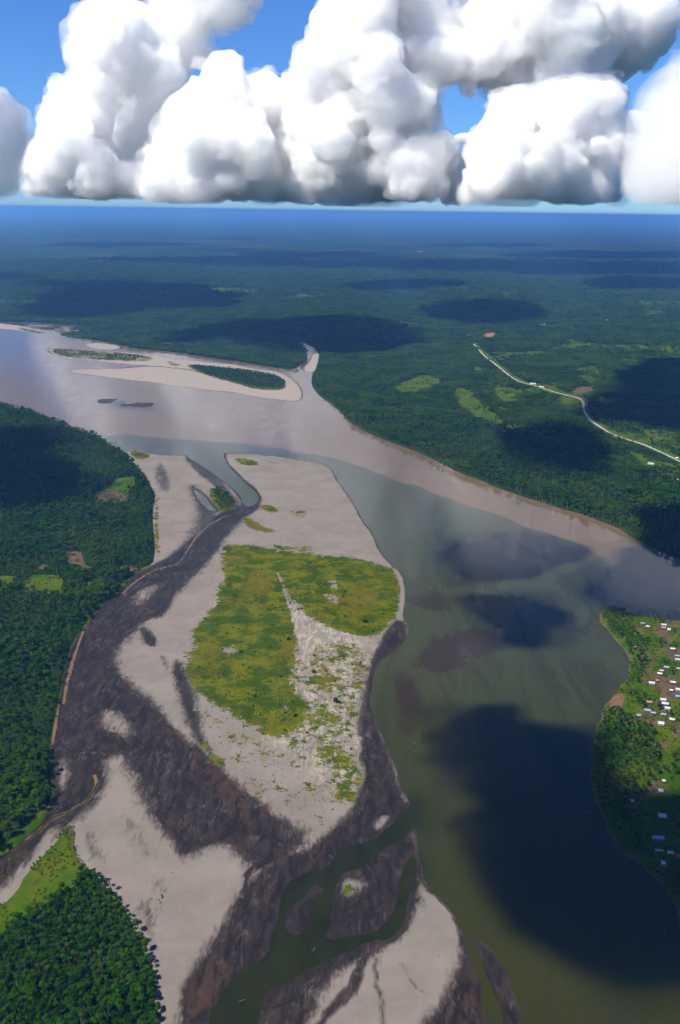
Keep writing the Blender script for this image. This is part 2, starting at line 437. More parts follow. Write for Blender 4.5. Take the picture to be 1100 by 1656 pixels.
grid_obj('river', X, Y, np.zeros_like(X), M_WATER, np.ones(X.shape, bool), dict(silt=silt, shoal=shoal, olive=olive, sand_shoal=sand_spots, deep=deep),
         'wide river where brown silty water meets clearer green water', kind='structure')

# ------------------------------------------------------------------ the great bar
X, Y = fan(50.5, 12.4, 1.3e-3, -0.60, 0.235, 1.3e-3)
wx, wy = warp(X, Y, 0.0035)
sd = sdf_world(smooth(gp(SAND), 1), wx, wy, 90)
Z = np.minimum(sd * 0.035, 1.3) + 0.10
ch = np.full(X.shape, -90, np.float32)
for c in CHANNELS: ch = np.maximum(ch, S(c, wx, wy, 60, 1))
for c in EYOTS: ch = np.minimum(ch, -S(c, wx, wy, 60, 1))
Z = np.minimum(Z, 0.10 - ch * 0.05)
for ln, w in STREAMS[:2]:
    st = stroke(ln, wx, wy, w, 40); Z = np.minimum(Z, 0.05 - st * 0.12)
Z = np.maximum(Z, -1.5) + 0.05 * fbm(X / 12, Y / 12, 5, 3)
lake = ch

wet = np.zeros_like(X)
px_, py_ = warp(X, Y, 0.008, 77); ox_, oy_ = warp(X, Y, 0.022, 79)
def paint(arr, pl, amt, wid, M=90):
    v = amt * ss(S(pl, px_, py_, M), -3.0 * wid, 2.2 * wid)
    return np.maximum(arr, v)
WETS = [
 ([(420,812),(398,836),(372,866),(349,898),(320,932),(284,971),(262,1000),(228,1003),(215,1018),(189,1045),(182,1071),(193,1100),(218,1122),(247,1147),(269,1173),(280,1182),(303,1198),(337,1217),(356,1243),(383,1266),(410,1289),(444,1316),(471,1331),(494,1350),(480,1380),(440,1405),(415,1410),(395,1385),(378,1364),(349,1367),(327,1378),(302,1393),(276,1367),(255,1345),(233,1316),(222,1285),(214,1255),(200,1232),(189,1224),(160,1231),(170,1262),(150,1300),(120,1325),(95,1345),(40,1395),(0,1440),(-60,1460),(-60,1380),(60,1290),(60,1150),(110,1040),(170,950),(240,915),(290,900),(340,840),(395,812)], 1.0, 9),
 ([(278,1085),(290,1070),(303,1079),(318,1114),(323,1152),(333,1194),(345,1220),(318,1196),(303,1148),(288,1112)], 0.92, 7),
 ([(600,1066),(640,1000),(668,1000),(668,1040),(612,1070),(606,1110),(605,1148),(645,1240),(668,1300),(690,1440),(668,1490),(615,1535),(545,1565),(445,1620),(425,1680),(290,1680),(288,1629),(302,1600),(327,1564),(353,1516),(375,1484),(400,1433),(440,1400),(480,1380),(517,1358),(563,1316),(584,1278),(577,1209),(580,1163),(590,1110)], 1.0, 6),
 ([(430,1680),(437,1608),(472,1588),(535,1558),(552,1560),(520,1600),(500,1640),(480,1680)], 0.9, 7),
 ([(751,1515),(748,1560),(728,1610),(695,1650),(680,1690),(870,1700),(838,1600),(800,1530)], 1.0, 6),
 ([(243,760),(262,745),(285,790),(270,800),(250,790)], 0.62, 10),
 ([(305,785),(330,785),(360,830),(345,850),(320,870),(300,880),(330,830)], 0.7, 10),
 ([(395,770),(418,790),(428,815),(410,835),(372,840),(400,820)], 0.85, 5),
 ([(300,738),(325,740),(400,815),(385,818),(350,785),(318,760)], 0.7, 5),
 ([(215,1015),(232,1020),(250,1045),(235,1050),(222,1040)], 0.85, 5),
 ([(252,1060),(275,1075),(272,1090),(258,1082)], 0.6, 6),
 ([(200,1320),(215,1330),(232,1375),(240,1392),(225,1385),(205,1350)], 0.5, 6),
 ([(236,1418),(258,1430),(265,1450),(245,1448)], 0.55, 5),
 ([(222,1455),(238,1470),(240,1520),(252,1570),(244,1560),(228,1500)], 0.62, 6),
 ([(128,1330),(150,1350),(160,1375),(170,1400),(150,1400),(130,1380)], 0.5, 7),
]
for pl, a, w in WETS: wet = paint(wet, pl, a, w)
for ln, w in STREAMS[2:]: wet = np.maximum(wet, 1.15 * ss(stroke(ln, wx, wy, w, 40), -4, 3))
for ln, w, a in (([(590,1540),(583,1575),(565,1605),(530,1640),(505,1680)], 6, 0.8), ([(604,1540),(612,1590),(618,1640),(625,1680)], 3, 0.62),
              ([(400,1420),(418,1400),(402,1375),(385,1350)], 4, 0.75), ([(412,1455),(398,1440),(408,1410),(440,1385)], 4, 0.8), ([(455,1425),(470,1400),(500,1385)], 5, 0.8),
              ([(356,1590),(345,1550),(360,1525)], 5, 0.7), ([(330,1565),(345,1535)], 5, 0.75), ([(650,1560),(665,1590),(690,1610)], 1.6, 0.6)):
    wet = np.maximum(wet, a * ss(stroke(ln, wx, wy, w, 40), -6, 5))
for pl, w in (([(160,1173),(171,1156),(196,1158),(218,1176),(224,1195),(196,1199),(175,1187)], 7),
              ([(92,1235),(102,1232),(106,1260),(98,1290),(92,1270)], 4), ([(75,1345),(90,1340),(80,1372),(55,1400),(45,1410),(60,1370)], 2.5),
              ([(225,960),(250,945),(262,950),(240,975),(222,985)], 7), ([(548,1425),(580,1415),(600,1425),(580,1445),(550,1455)], 5),
              ([(612,1325),(645,1312),(640,1330),(620,1342)], 3), ([(580,1195),(590,1190),(588,1215),(580,1230)], 4), ([(582,1235),(592,1230),(592,1260),(584,1275)], 4)):
    wet = wet * (1 - 0.66 * ss(S(pl, ox_, oy_, 60), -3.2 * w, 2.6 * w))
wet = np.maximum(wet, 0.75 * ss(-sd, -6, 2)); wet = np.maximum(wet, 0.8 * ss(ch, -9, -2))

veg = np.zeros_like(X)
ISLE_A = [(365,884),(395,881),(420,885),(460,892),(462,920),(464,945),(470,985),(487,1045),(470,1085),(484,1125),(497,1148),(474,1192),(433,1188),(387,1160),(349,1134),(314,1110),(307,1087),(316,1064),(325,1040),(324,1018),(344,993),(362,964),(371,935),(366,913)]
ISLE_B = [(440,889),(518,899),(591,905),(631,913),(649,928),(655,956),(651,978),(635,1004),(609,1026),(575,1030),(535,1018),(500,1000),(474,965),(450,925),(440,905)]
veg = paint(veg, ISLE_A, 1.05, 8); veg = paint(veg, ISLE_B, 1.0, 8)
veg = paint(veg, [(486,1050),(545,1035),(600,1040),(600,1110),(580,1163),(575,1209),(584,1278),(560,1298),(535,1290),(515,1250),(470,1205),(490,1150),(480,1110)], 0.50, 12)
veg = paint(veg, [(520,1210),(575,1205),(584,1278),(560,1298),(535,1290)], 0.66, 10)
veg = paint(veg, [(315,1115),(350,1135),(433,1186),(520,1250),(545,1292),(563,1316),(517,1356),(450,1310),(360,1245),(330,1190)], 0.30, 14)
for pl, a, w in (([(330,1195),(345,1205),(370,1238),(352,1235),(336,1215)], 0.75, 6), ([(395,835),(408,838),(420,850),(455,860),(430,862),(405,852)], 0.9, 5),
              ([(420,815),(455,820),(450,832),(432,826)], 0.8, 5), ([(382,740),(410,742),(425,755),(395,752)], 0.9, 6), ([(430,741),(458,750),(440,750)], 0.5, 5), ([(470,825),(500,822),(498,845),(480,838)], 0.42, 6),
              ([(440,880),(480,885),(510,880),(490,895),(450,892)], 0.6, 5), ([(246,815),(252,822),(250,880),(256,900),(246,905),(243,860)], 0.75, 5), ([(285,790),(300,800),(295,815),(282,805)], 0.4, 6),
              ([(198,728),(215,725),(238,733),(234,742),(212,745)], 1.1, 4), ([(240,1450),(262,1455),(255,1480),(243,1475)], 0.52, 6), ([(545,1435),(562,1425),(566,1440),(552,1450)], 0.8, 3)):
    veg = paint(veg, pl, a, w)
veg = veg * (1 - 0.75 * ss(stroke([(444,922),(456,945),(463,968),(474,990),(482,1012)], wx, wy, 1.5, 40), -5, 4))
veg = veg * (1 - 0.9 * ss(S([(474,990),(485,1000),(530,1022),(600,1032),(595,1042),(540,1040),(500,1046),(488,1050)], wx, wy, 50), -7, 6))
for pl in ([(525,940),(545,938),(548,958),(532,955)], [(520,958),(550,968),(545,985),(522,970)], [(350,1045),(385,1040),(395,1055),(365,1062)]):
    veg = veg * (1 - 0.5 * ss(S(pl, wx, wy, 40), -8, 6))
veg = paint(veg, [(345,789),(358,793),(373,805),(383,818),(380,825),(355,827),(345,811)], 1.2, 5)
veg *= ss(Z, 0.0, 0.6)
pale = np.maximum(0, paint(np.zeros_like(X), [(440,960),(475,985),(600,1035),(600,1110),(580,1163),(575,1230),(540,1290),(470,1215),(430,1190),(485,1150),(455,1060)], 1.0, 12))
pale = paint(pale, [(330,1010),(350,985),(372,930),(368,985),(345,1010)], 0.7, 8)
rust = np.zeros_like(X)
for ln, w in (([(300,893),(287,912),(268,917),(240,926),(212,946),(195,962)], 2.4), ([(136,1022),(120,1056),(110,1092),(101,1137)], 2.6), ([(92,1140),(88,1176),(84,1204)], 2.2),
              ([(153,1256),(160,1267),(146,1288),(128,1303),(92,1318),(69,1336),(48,1356)], 2.6), ([(18,1389),(17,1412),(-10,1432)], 1.8), ([(258,805),(252,812)], 4.5), ([(330,858),(312,878),(300,893)], 2.6)):
    rust = np.maximum(rust, ss(stroke(ln, wx, wy, w, 30), -3.2, 3))
brown = np.zeros_like(X)
brown = paint(brown, [(310,1218),(350,1240),(400,1285),(430,1312),(410,1318),(370,1290),(330,1250)], 0.75, 12)
brown = paint(brown, [(300,1655),(320,1600),(355,1560),(372,1575),(345,1620),(332,1660)], 0.95, 8)
brown = paint(brown, [(745,1620),(762,1570),(775,1600),(770,1656),(740,1656)], 0.6, 8)
brown = paint(brown, [(520,1360),(525,1375),(515,1385),(505,1370)], 0.7, 4)
# rills: thin dark runnels that follow the run of the water over the mud
rill = np.zeros_like(X)
FLOWS = [[(400,826),(300,900),(200,980),(112,1110),(112,1180),(200,1180),(300,1240),(400,1310),(500,1370)], [(640,1000),(612,1130),(640,1260),(560,1360),(460,1450),(380,1560),(310,1660)], [(160,1260),(60,1350),(-20,1430)], [(600,1530),(570,1600),(500,1670)], [(760,1520),(780,1600),(800,1690)]]
FP, FD = [], []
for fl in FLOWS:
    g = smooth(gp(fl), 3, False); d = np.gradient(g, axis=0); d /= np.linalg.norm(d, axis=1)[:, None]
    FP.append(g); FD.append(d)
FP = np.vstack(FP); FD = np.vstack(FD)
rr = np.random.default_rng(91)
cand = np.argwhere((wet > 0.35) & (Z > 0.05)); cand = cand[rr.permutation(len(cand))]
A0, DA, S0, DS = math.radians(50.5), 1.3e-3, -0.60, 1.3e-3
def splat(px_, py_, w, amt):
    a = np.arctan2(CAM_H, py_); i = (A0 - a) / DA; j = (px_ / py_ - S0) / DS
    sj = max(0.55, w / (py_ * DS)); si = max(0.55, w / ((py_ ** 2 + CAM_H ** 2) / CAM_H * DA))
    for di in range(-3, 4):
        for dj in range(-3, 4):
            ii, jj = int(round(i)) + di, int(round(j)) + dj
            if 0 <= ii < rill.shape[0] and 0 <= jj < rill.shape[1]:
                e = amt * math.exp(-0.5 * (((ii - i) / si) ** 2 + ((jj - j) / sj) ** 2))
                if e > rill[ii, jj]: rill[ii, jj] = e
for q in range(230):
    i0, j0 = cand[q]; p = np.array([X[i0, j0], Y[i0, j0]], float)
    w = rr.uniform(0.5, 1.7) * (1.6 if q < 25 else 1); amt = rr.uniform(0.45, 1.0); ph = rr.uniform(0, 99)
    bend = rr.normal(0, 0.22)
    for st in range(int(rr.uniform(18, 75))):
        k_ = np.argmin(((FP - p) ** 2).sum(1)); ang = math.atan2(FD[k_, 1], FD[k_, 0]) + bend + 0.9 * math.sin(ph + st * 0.17) * rr.uniform(0.6, 1.2) * 0.55
        p = p + np.array([math.cos(ang), math.sin(ang)]) * 2.4
        if p[1] < 600 or p[1] > 3000: break
        splat(p[0], p[1], w * (1 - 0.5 * st / 75), amt * min(1, (st + 1) / 6))
rill = np.maximum(rill, 0.42 * ss(S([(655,1285),(690,1440),(668,1490),(600,1535),(540,1565),(430,1640),(330,1680),(350,1560),(420,1450),(470,1395),(525,1365),(590,1310)], px_, py_, 60), -14, 16))
keep = (Z > -1.2) & (sd > -35)
grid_obj('sandbar', X, Y, Z, M_SAND, keep, dict(wet=wet, veg=veg, rust=rust, pale=pale, brown=brown, light=0 * X, rill=rill),
         'broad grey sandbar with dark wet channels and a grassy hump in mid river', kind='structure')
BAR = (X, Y, Z, veg)

# ------------------------------------------------------------------ bars of the upper river
X, Y = fan(12.2, 5.3, 0.8e-3, -0.52, 0.06, 1.2e-3)
wx, wy = warp(X, Y, 0.004, 9); px_, py_ = wx, wy
names = ['pale sand spit on the far left of the upper river', 'narrow sandbar with grass at the far bank of the upper river', 'small sandbar under the far bank of the upper river',
         'long pale sandbar with a wooded tail in the upper river', 'sandy creek mouth on the far bank', 'dark mud shoal awash in the upper river']
for i, pl in enumerate(UPBARS):
    sd = S(pl, wx, wy, 120, 1)
    Z = np.minimum(sd * 0.03, 1.3) + 0.12
    if i == 5: Z = np.minimum(sd * 0.012, 0.12) - 0.12 + 0.75 * fbm(X / 60, Y / 90, 88, 4)
    Z = np.maximum(Z, -1.5)
    v = np.zeros_like(X); w = 0.7 * ss(-sd, -14, 6) + (0.75 if i == 5 else 0)
    if i == 3:
        v = paint(v, [(80,561),(125,565),(240,574),(246,585),(190,585),(90,577)], 0.62, 14)
        v = paint(v, [(292,588),(350,594),(420,603),(456,612),(466,626),(450,633),(400,627),(340,610)], 1.3, 6)
        v = paint(v, [(268,582),(296,590),(285,596)], 0.6, 10)
        w = np.maximum(w, 0.85 * ss(stroke([(185,597),(250,592),(300,597),(345,607)], wx, wy, 9, 60), -10, 8))
    if i in (0, 1): v = paint(v, [(28,529),(72,537),(70,540),(35,534)] if i == 0 else [(85,534),(150,538),(150,543),(110,542)], 0.9, 10)
    z0 = np.zeros_like(X)
    grid_obj('sandbar', X, Y, Z, M_SAND, (Z > -1.0) & (sd > -50), dict(wet=w, veg=v, rust=z0, pale=z0, brown=z0, light=z0 + 0.9, rill=z0), names[i], kind='structure')

# ------------------------------------------------------------------ land
ROAD = [(766,556),(775,566),(785,577),(800,588),(815,600),(830,612),(845,619),(870,625),(890,632),(915,639),(935,643),(944,649),(943,662),(955,680),(970,690),(990,702),(1010,709),(1042,719),(1060,727),(1100,746),(1160,775)]
FIELDS2 = [[(618,632),(650,615),(685,606),(712,614),(705,626),(670,637)], [(722,632),(750,624),(762,640),(792,665),(824,692),(800,690),(770,678),(748,664)],
  [(788,632),(815,627),(856,645),(850,653),(812,654),(800,648)], [(895,640),(938,646),(942,671),(915,664)], [(756,596),(775,592),(786,602),(770,606)],
  [(925,602),(960,588),(978,608),(955,632),(938,618)], [(700,572),(735,568),(745,580),(715,584)], [(860,622),(900,618),(905,628),(880,630)], [(1000,728),(1060,738),(1100,758),(1100,790),(1040,760)],
  [(640,495),(690,492),(720,498),(670,501)], [(795,470),(850,466),(860,476),(810,480)], [(1020,505),(1080,500),(1090,510),(1040,514)], [(450,480),(520,472),(540,480),(480,488)],
  [(840,690),(880,700),(930,730),(900,728),(860,710)], [(990,560),(1040,556),(1060,566),(1010,570)], [(880,560),(940,552),(960,562),(900,570)], [(255,556),(275,552),(280,560),(260,564)]]
REDS = [[(782,543),(800,537),(812,543),(803,547),(788,547)], [(836,543),(844,541),(846,545),(838,548)], [(972,519),(985,517),(994,519),(980,522)], [(675,406),(686,405.5),(688,408),(677,409)], [(656,407),(661,406.5),(661,408.5)], [(456,458),(468,456.5),(469,459),(458,460)], [(52,425),(58,424.5),(58,427),(53,427)], [(800,598),(820,600),(815,606)], [(920,640),(925,628),(960,626),(955,640)]]

def land_h(X, Y):
    a = ss(Y, 5600, 12000)
    return 4.0 + a * (26 * fbm(X / 1500, Y / 1100, 31, 4)) + ss(Y, 15000, 40000) * 45 * fbm(X / 5200, Y / 3600, 44, 4)

a = list(np.radians(np.arange(23.0, 2.2, -math.degrees(1.3e-3)))); 
while a[-1] > math.radians(0.335): a.append(a[-1] * 0.972)
sl = np.arange(-0.66, 0.66, 2.2e-3)
yy = CAM_H / np.tan(np.array(a))
X = (yy[:, None] * sl[None]).astype(np.float32); Y = np.repeat(yy[:, None], len(sl), 1).astype(np.float32)
wx, wy = warp(X, Y, 0.007, 14)
G2 = smooth(gp(L2P), 1)
sd = sdf_world(G2, wx, wy, 150)
far = Y > CAM_H / math.tan(math.radians(5.0))
sd = np.where(far, 150, sd)
Z = np.where(sd < 8, np.minimum(sd * 0.5, 4.0), land_h(X, Y))
Z = np.maximum(Z, -3)
fld = np.zeros_like(X); dirt = np.zeros_like(X); red = np.zeros_like(X)
for i, f in enumerate(FIELDS2):
    g = smooth(gp(f), 2); wdt = 0.011 * g[:, 1].mean()
    fld = np.maximum(fld, (0.95 if i in (0, 1, 3) else 0.6) * ss(sdf_world(g, wx, wy, 150), -wdt, wdt))
for i, f in enumerate(REDS):
    g = smooth(gp(f), 2); wdt = 0.005 * g[:, 1].mean()
    v = ss(sdf_world(g, wx, wy, 150), -wdt, wdt); dirt = np.maximum(dirt, v)
    if i < 7: red = np.maximum(red, v)
rd = stroke(ROAD, X, Y, 22, 80); fld = np.maximum(fld, 0.75 * ss(rd, -15, 15))
PATCH = lambda x, y: ss(fbm(x / 260, y / 190, 57, 4), 0.16, 0.30) * ss(y, 2650, 3000) * ss(-y, -6500, -5200) * ss(x - 0.10 * y, 0, 350)
fld = np.maximum(fld, 0.72 * PATCH(X, Y) * (sd > 20))
far2 = fbm(X / 900, Y / 700, 71, 4)
fld = np.maximum(fld, ss(far2, 0.33, 0.5) * ss(Y, 4500, 7000) * 0.62)
grid_obj('ground', X, Y, Z, M_LAND, sd > -9, dict(field=fld, dirt=dirt, red=red), 'forest plain stretching from the far bank to the horizon', kind='structure')
# the plain goes on to both sides and behind
ap_v = [(-148000, -19000, -8), (148000, -19000, -8), (148000, 150000, -8), (-148000, 150000, -8)]
o = mesh_obj('terrain', ap_v, [(0, 1, 2, 3)], M_LAND, smooth=False)
for k in ('field', 'dirt', 'red'): fattr(o, k, [0, 0, 0, 0])
tag(o, 'low plain under and around the river valley', kind='structure')

# left bank
CLEARS1 = [[(149,809),(156,796),(175,794),(209,800),(207,814),(175,816)], [(109,896),(135,895),(140,913),(160,922),(138,922),(111,915)], [(178,925),(200,916),(224,918),(220,927)], [(62,918),(75,917),(74,926),(63,926)], [(140,945),(158,938),(158,948),(142,951)]]
FIELDS1 = [[(170,795),(189,775),(222,769),(222,782),(209,800)], [(38,944),(55,931),(105,935),(100,966),(38,960)], [(-20,936),(29,933),(25,949),(-20,958)], [(40,1335),(75,1310),(88,1300),(72,1325),(45,1352),(0,1392),(-20,1395),(20,1360)], [(200,942),(225,922),(245,912),(210,946),(185,967)]]
X, Y = fan(43, 9.0, 2.2e-3, -0.95, -0.08, 2.4e-3)
wx, wy = warp(X, Y, 0.003, 17)
sd = sdf_world(smooth(L1, 1), wx, wy, 90)
Z = np.clip(sd * 0.5, -2.0, 4.0)
fld = np.zeros_like(X); dirt = np.zeros_like(X); red = np.zeros_like(X)
wx, wy = warp(X, Y, 0.006, 18)
for f in FIELDS1: fld = np.maximum(fld, 0.9 * ss(S(f, wx, wy, 60, 0), -6, 6))
for f in CLEARS1: dirt = np.maximum(dirt, 0.8 * ss(S(f, wx, wy, 60, 0), -8, 7))
red = 0.25 * ss(S(CLEARS1[2], wx, wy, 60), -5, 5)
fld = np.maximum(fld, 0.9 * ss(-sd, -7, -2)); 
grid_obj('left_bank', X, Y, Z, M_LAND, sd > -5, dict(field=fld, dirt=dirt, red=red), 'forested left bank of the river with small clearings', kind='structure')

# lower left bank
X, Y = fan(51, 31, 2.2e-3, -0.8, -0.14, 2.2e-3)
wx, wy = warp(X, Y, 0.003, 19)
sd = S(L4P, wx, wy, 60, 1)
Z = np.clip(sd * 0.4, -2.0, 2.6)
fo = S(L4F, wx, wy, 40, 1)
L4_GRASS = np.ones_like(X)
dirt = 0.75 * ss(S([(112,1340),(122,1335),(128,1385),(115,1375)], wx, wy, 30), -8, 4) + 0.4 * ss(fbm(X / 14, Y / 14, 5), 0.15, 0.4)
grid_obj('lower_left_bank', X, Y, Z, M_LAND, sd > -5, dict(field=L4_GRASS * ss(-fo, -6, 3), dirt=dirt * ss(-fo, -3, 3), red=0 * X), 'low wooded bank with a strip of yellow-green grass', kind='structure')

# village bank
VROADS = [[(1108,1022),(1096,1036),(1083,1049),(1068,1064),(1058,1080),(1048,1096),(1042,1108)], [(1051,1345),(1050,1318),(1051,1296),(1053,1278)], [(1040,1362),(1070,1366),(1110,1371)], [(1040,1050),(1058,1051),(1075,1056)]]
VDIRT = [[(985,1131),(1000,1122),(1016,1130),(1014,1146),(1000,1152),(984,1144)], [(1058,1020),(1085,1022),(1098,1040),(1078,1045),(1062,1034)], [(1038,1062),(1058,1062),(1056,1070),(1040,1070)], [(1007,998),(1014,997),(1018,1010),(1008,1008)],
  [(1078,1004),(1105,1000),(1110,1020),(1090,1020)], [(1070,1100),(1100,1090),(1110,1135),(1085,1145),(1066,1125)], [(1055,1095),(1075,1098),(1072,1112),(1058,1110)], [(1053,1268),(1066,1266),(1082,1285),(1085,1292),(1064,1292),(1054,1292)], [(1060,1205),(1085,1200),(1095,1215),(1070,1215)], [(1040,1165),(1075,1172),(1072,1182),(1045,1178)], [(1088,1180),(1110,1170),(1112,1200),(1092,1195)], [(1030,1302),(1044,1302),(1043,1310),(1030,1309)], [(1072,1488),(1100,1490),(1110,1520),(1090,1510)], [(1080,1052),(1112,1050),(1112,1075),(1085,1072)]]
HOUSE_PX = [(1039,1008),(1047.6,1013),(1074,1010),(1073.4,1015),(1081.8,1017.6),(1027.8,1045.6),(1088,1049),(1095.5,1060.5),(1096,1066),(1078,1078.7),(1097,1081),(1070,1084.4),(1067,1089),(1054.5,1104),(1063,1100.2),(1088.5,1103),(1085.5,1116),(1096.8,1114.6),(1096,1125.6),(1072.7,1131),(1075.6,1137.5),(1079.6,1144.8),(1050.5,1135),(1047.6,1148.4),(1056.6,1152.6),(1033,1156.4),(1073.3,1155),(1087,1163),(1069,1169.3),(1073.6,1262.4),(1068.7,1278.3),(1071.3,1318.6),(1064.5,1354.5),(1084.5,1379),(1073,1395.4),(1022,1295),(1066,1375.4),(1097.5,1385)]
X, Y = fan(46, 18.4, 1.7e-3, 0.185, 0.78, 1.9e-3)
wx, wy = warp(X, Y, 0.002, 23)
sd = sdf_world(smooth(L3, 1), wx, wy, 60)
wx, wy = warp(X, Y, 0.006, 24)
Z = np.clip(sd * 0.5, -2.0, 3.5)
dirt = np.zeros_like(X)
for f in VDIRT: dirt = np.maximum(dirt, 0.72 * ss(S(f, wx, wy, 40), -8, 5))
for l in VROADS: dirt = np.maximum(dirt, ss(stroke(l, wx, wy, 2.6, 20), -2.5, 2.5))
hg = gp(HOUSE_PX, 6.5)
for q in hg: dirt = np.maximum(dirt, 0.62 * ss(-np.hypot((wx - q[0]) * 0.8, wy - q[1] + 3), -15, -4))
dirt = np.maximum(dirt, 0.9 * ss(-sd, -5, -1))
red = 0.35 * ss(S(VDIRT[0], wx, wy, 40), -5, 4)
grid_obj('village_bank', X, Y, Z, M_LAND, sd > -5, dict(field=np.ones_like(X), dirt=dirt, red=red), 'green river bank carrying the village', kind='structure')

# road
g = smooth(gp(ROAD, 4.3), 2, False)
d = np.gradient(g, axis=0); d /= np.linalg.norm(d, axis=1)[:, None]; nrm = np.stack([-d[:, 1], d[:, 0]], 1)
hw = 5.2 + 1.6 * fbm(np.arange(len(g)) / 5.0, np.zeros(len(g)), 3)[:, None]
v = np.vstack([np.column_stack([g + nrm * hw, np.full(len(g), 4.3)]), np.column_stack([g, np.full(len(g), 4.45)]), np.column_stack([g - nrm * hw, np.full(len(g), 4.3)])])
n = len(g)
f = [(i, i + 1, n + i + 1, n + i) for i in range(n - 1)] + [(n + i, n + i + 1, 2 * n + i + 1, 2 * n + i) for i in range(n - 1)]
t = NT('gravel'); M_GRAVEL = t.surf(t.mix(t.ramp(t.noise(6, 4), 0.3, 0.7), (0.24, 0.22, 0.20), (0.33, 0.31, 0.29)), 0.95, 0.1)
f = np.array(f)[:, ::-1]
tag(mesh_obj('road', v, f, M_GRAVEL), 'pale gravel road winding through the forest to the right', kind='structure')
# ------------------------------------------------------------------ trees
def ico(sub):
    bm = bmesh.new(); bmesh.ops.create_icosphere(bm, subdivisions=sub, radius=1.0)
    v = np.array([x.co for x in bm.verts]); f = np.array([[x.index for x in q.verts] for q in bm.faces]); bm.free()
    return v, f
ICO1, ICO2 = ico(1), ico(2)

def quads_to_tris(q): return np.vstack([q[:, [0, 1, 2]], q[:, [0, 2, 3]]])

def crown_mesh(r_, rad, z0, ht, lobes, leaves, leaf, flat=0.75):
    """lumpy crown: a dark inner mass per lobe and a skin of leaf clumps round it"""
    V, F = [], []; n = 0
    cs = []
    for k in range(lobes):
        an = r_.uniform(0, 2 * math.pi); q = math.sqrt(r_.uniform(0, 1)) * rad * 0.62
        if k == 0: q = 0
        lr = rad * r_.uniform(0.42, 0.62) * (1.15 if k == 0 else 1)
        z = z0 + ht * r_.uniform(0.35, 0.8) if k else z0 + ht * 0.72
        cs.append((np.array([q * math.cos(an), q * math.sin(an), z - 0.28 * q]), lr))
    for c, lr in cs:
        v, f = ICO1
        w = v * lr * 0.84 * np.array([1, 1, flat]) * r_.uniform(0.8, 1.12, (len(v), 1)) + c
        V.append(w); F.append(f + n); n += len(w)
        m = max(6, int(leaves * (lr / rad) ** 2 * 2.2 / lobes * 1.6))
        d = r_.normal(0, 1, (m, 3)); d[:, 2] = np.abs(d[:, 2]) * 1.15 - 0.35
        d /= np.linalg.norm(d, axis=1)[:, None]
        p = c + d * lr * np.array([1, 1, flat]) * r_.uniform(0.86, 1.14, (m, 1))
        nn = d + r_.normal(0, 0.45, (m, 3)); nn /= np.linalg.norm(nn, axis=1)[:, None]
        t1 = np.cross(nn, r_.normal(0, 1, (m, 3))); t1 /= np.linalg.norm(t1, axis=1)[:, None]
        t2 = np.cross(nn, t1)
        s1 = leaf * r_.uniform(0.6, 1.3, (m, 1)); s2 = leaf * r_.uniform(0.5, 1.0, (m, 1))
        quad = np.stack([p - t1 * s1, p - t2 * s2 + nn * leaf * 0.2, p + t1 * s1, p + t2 * s2 - nn * leaf * 0.1], 1).reshape(-1, 3)
        V.append(quad); F.append(quads_to_tris(np.arange(4 * m).reshape(-1, 4)) + n); n += 4 * m
    return np.vstack(V), np.vstack(F), cs

def tube(p0, p1, r0, r1, k=6):
    p0, p1 = np.asarray(p0, float), np.asarray(p1, float)
    d = p1 - p0; d = d / np.linalg.norm(d)
    a = np.cross(d, [0.3, 1, 0.1]); a /= np.linalg.norm(a); b = np.cross(d, a)
    an = np.linspace(0, 2 * math.pi, k, endpoint=False)
    ring = np.cos(an)[:, None] * a + np.sin(an)[:, None] * b
    v = np.vstack([p0 + ring * r0, p1 + ring * r1])
    q = np.array([(i, (i + 1) % k, k + (i + 1) % k, k + i) for i in range(k)])
    return v, quads_to_tris(q)

def trunk_mesh(cs, z0, rad, bend=0.4):
    V, F = [], []; n = 0
    top = np.array([bend, 0.2, z0 + 1.5])
    parts = [tube((0, 0, -1.5), top * np.array([0.5, 0.5, 0.5]), 0.42, 0.33), tube(top * 0.5, top, 0.33, 0.25)]
    for c, lr in cs[:6]: parts.append(tube(top, c, 0.2, 0.06, 5))
    for v, f in parts: V.append(v); F.append(f + n); n += len(v)
    return np.vstack(V), np.vstack(F)

def leaf_mat(name, dark, light, yellow):
    t = NT(name)
    oi = t.n('ShaderNodeObjectInfo')
    loc = oi.outputs['Location']
    patch = t.noise(150, 4, loc, 0.65)
    col = t.mix(t.ramp(oi.outputs['Random'], 0.05, 0.95), dark, light)
    col = t.mix(t.ramp(patch, 0.44, 0.62, 0, 0.8), col, yellow)
    col = t.mix(t.ramp(t.noise(2.6, 2), 0.35, 0.7, 0, 0.5), col, dark)
    rnd2 = t.math('FRACT', t.math('MULTIPLY', oi.outputs['Random'], 37.0))
    col = t.mix(t.math('MULTIPLY', t.math('GREATER_THAN', rnd2, 0.93), 0.6), col, (0.040, 0.055, 0.016))
    d = t.n('ShaderNodeBsdfPrincipled'); t.put(d.inputs['Base Color'], col); d.inputs['Roughness'].default_value = 0.7; d.inputs['Specular IOR Level'].default_value = 0.0
    tr = t.n('ShaderNodeBsdfTranslucent'); t.put(tr.inputs['Color'], col)
    mx = t.n('ShaderNodeMixShader'); mx.inputs[0].default_value = 0.18
    t.l(d.outputs[0], mx.inputs[1]); t.l(tr.outputs[0], mx.inputs[2]); t.l(mx.outputs[0], t.out.inputs['Surface'])
    return t.m
M_LEAF = leaf_mat('rainforest_leaves', (0.0065, 0.0320, 0.0001), (0.0270, 0.0980, 0.0003), (0.056, 0.108, 0.0004))
M_LEAF_FAR = leaf_mat('distant_leaves', (0.010, 0.036, 0.001), (0.036, 0.094, 0.003), (0.070, 0.112, 0.006))
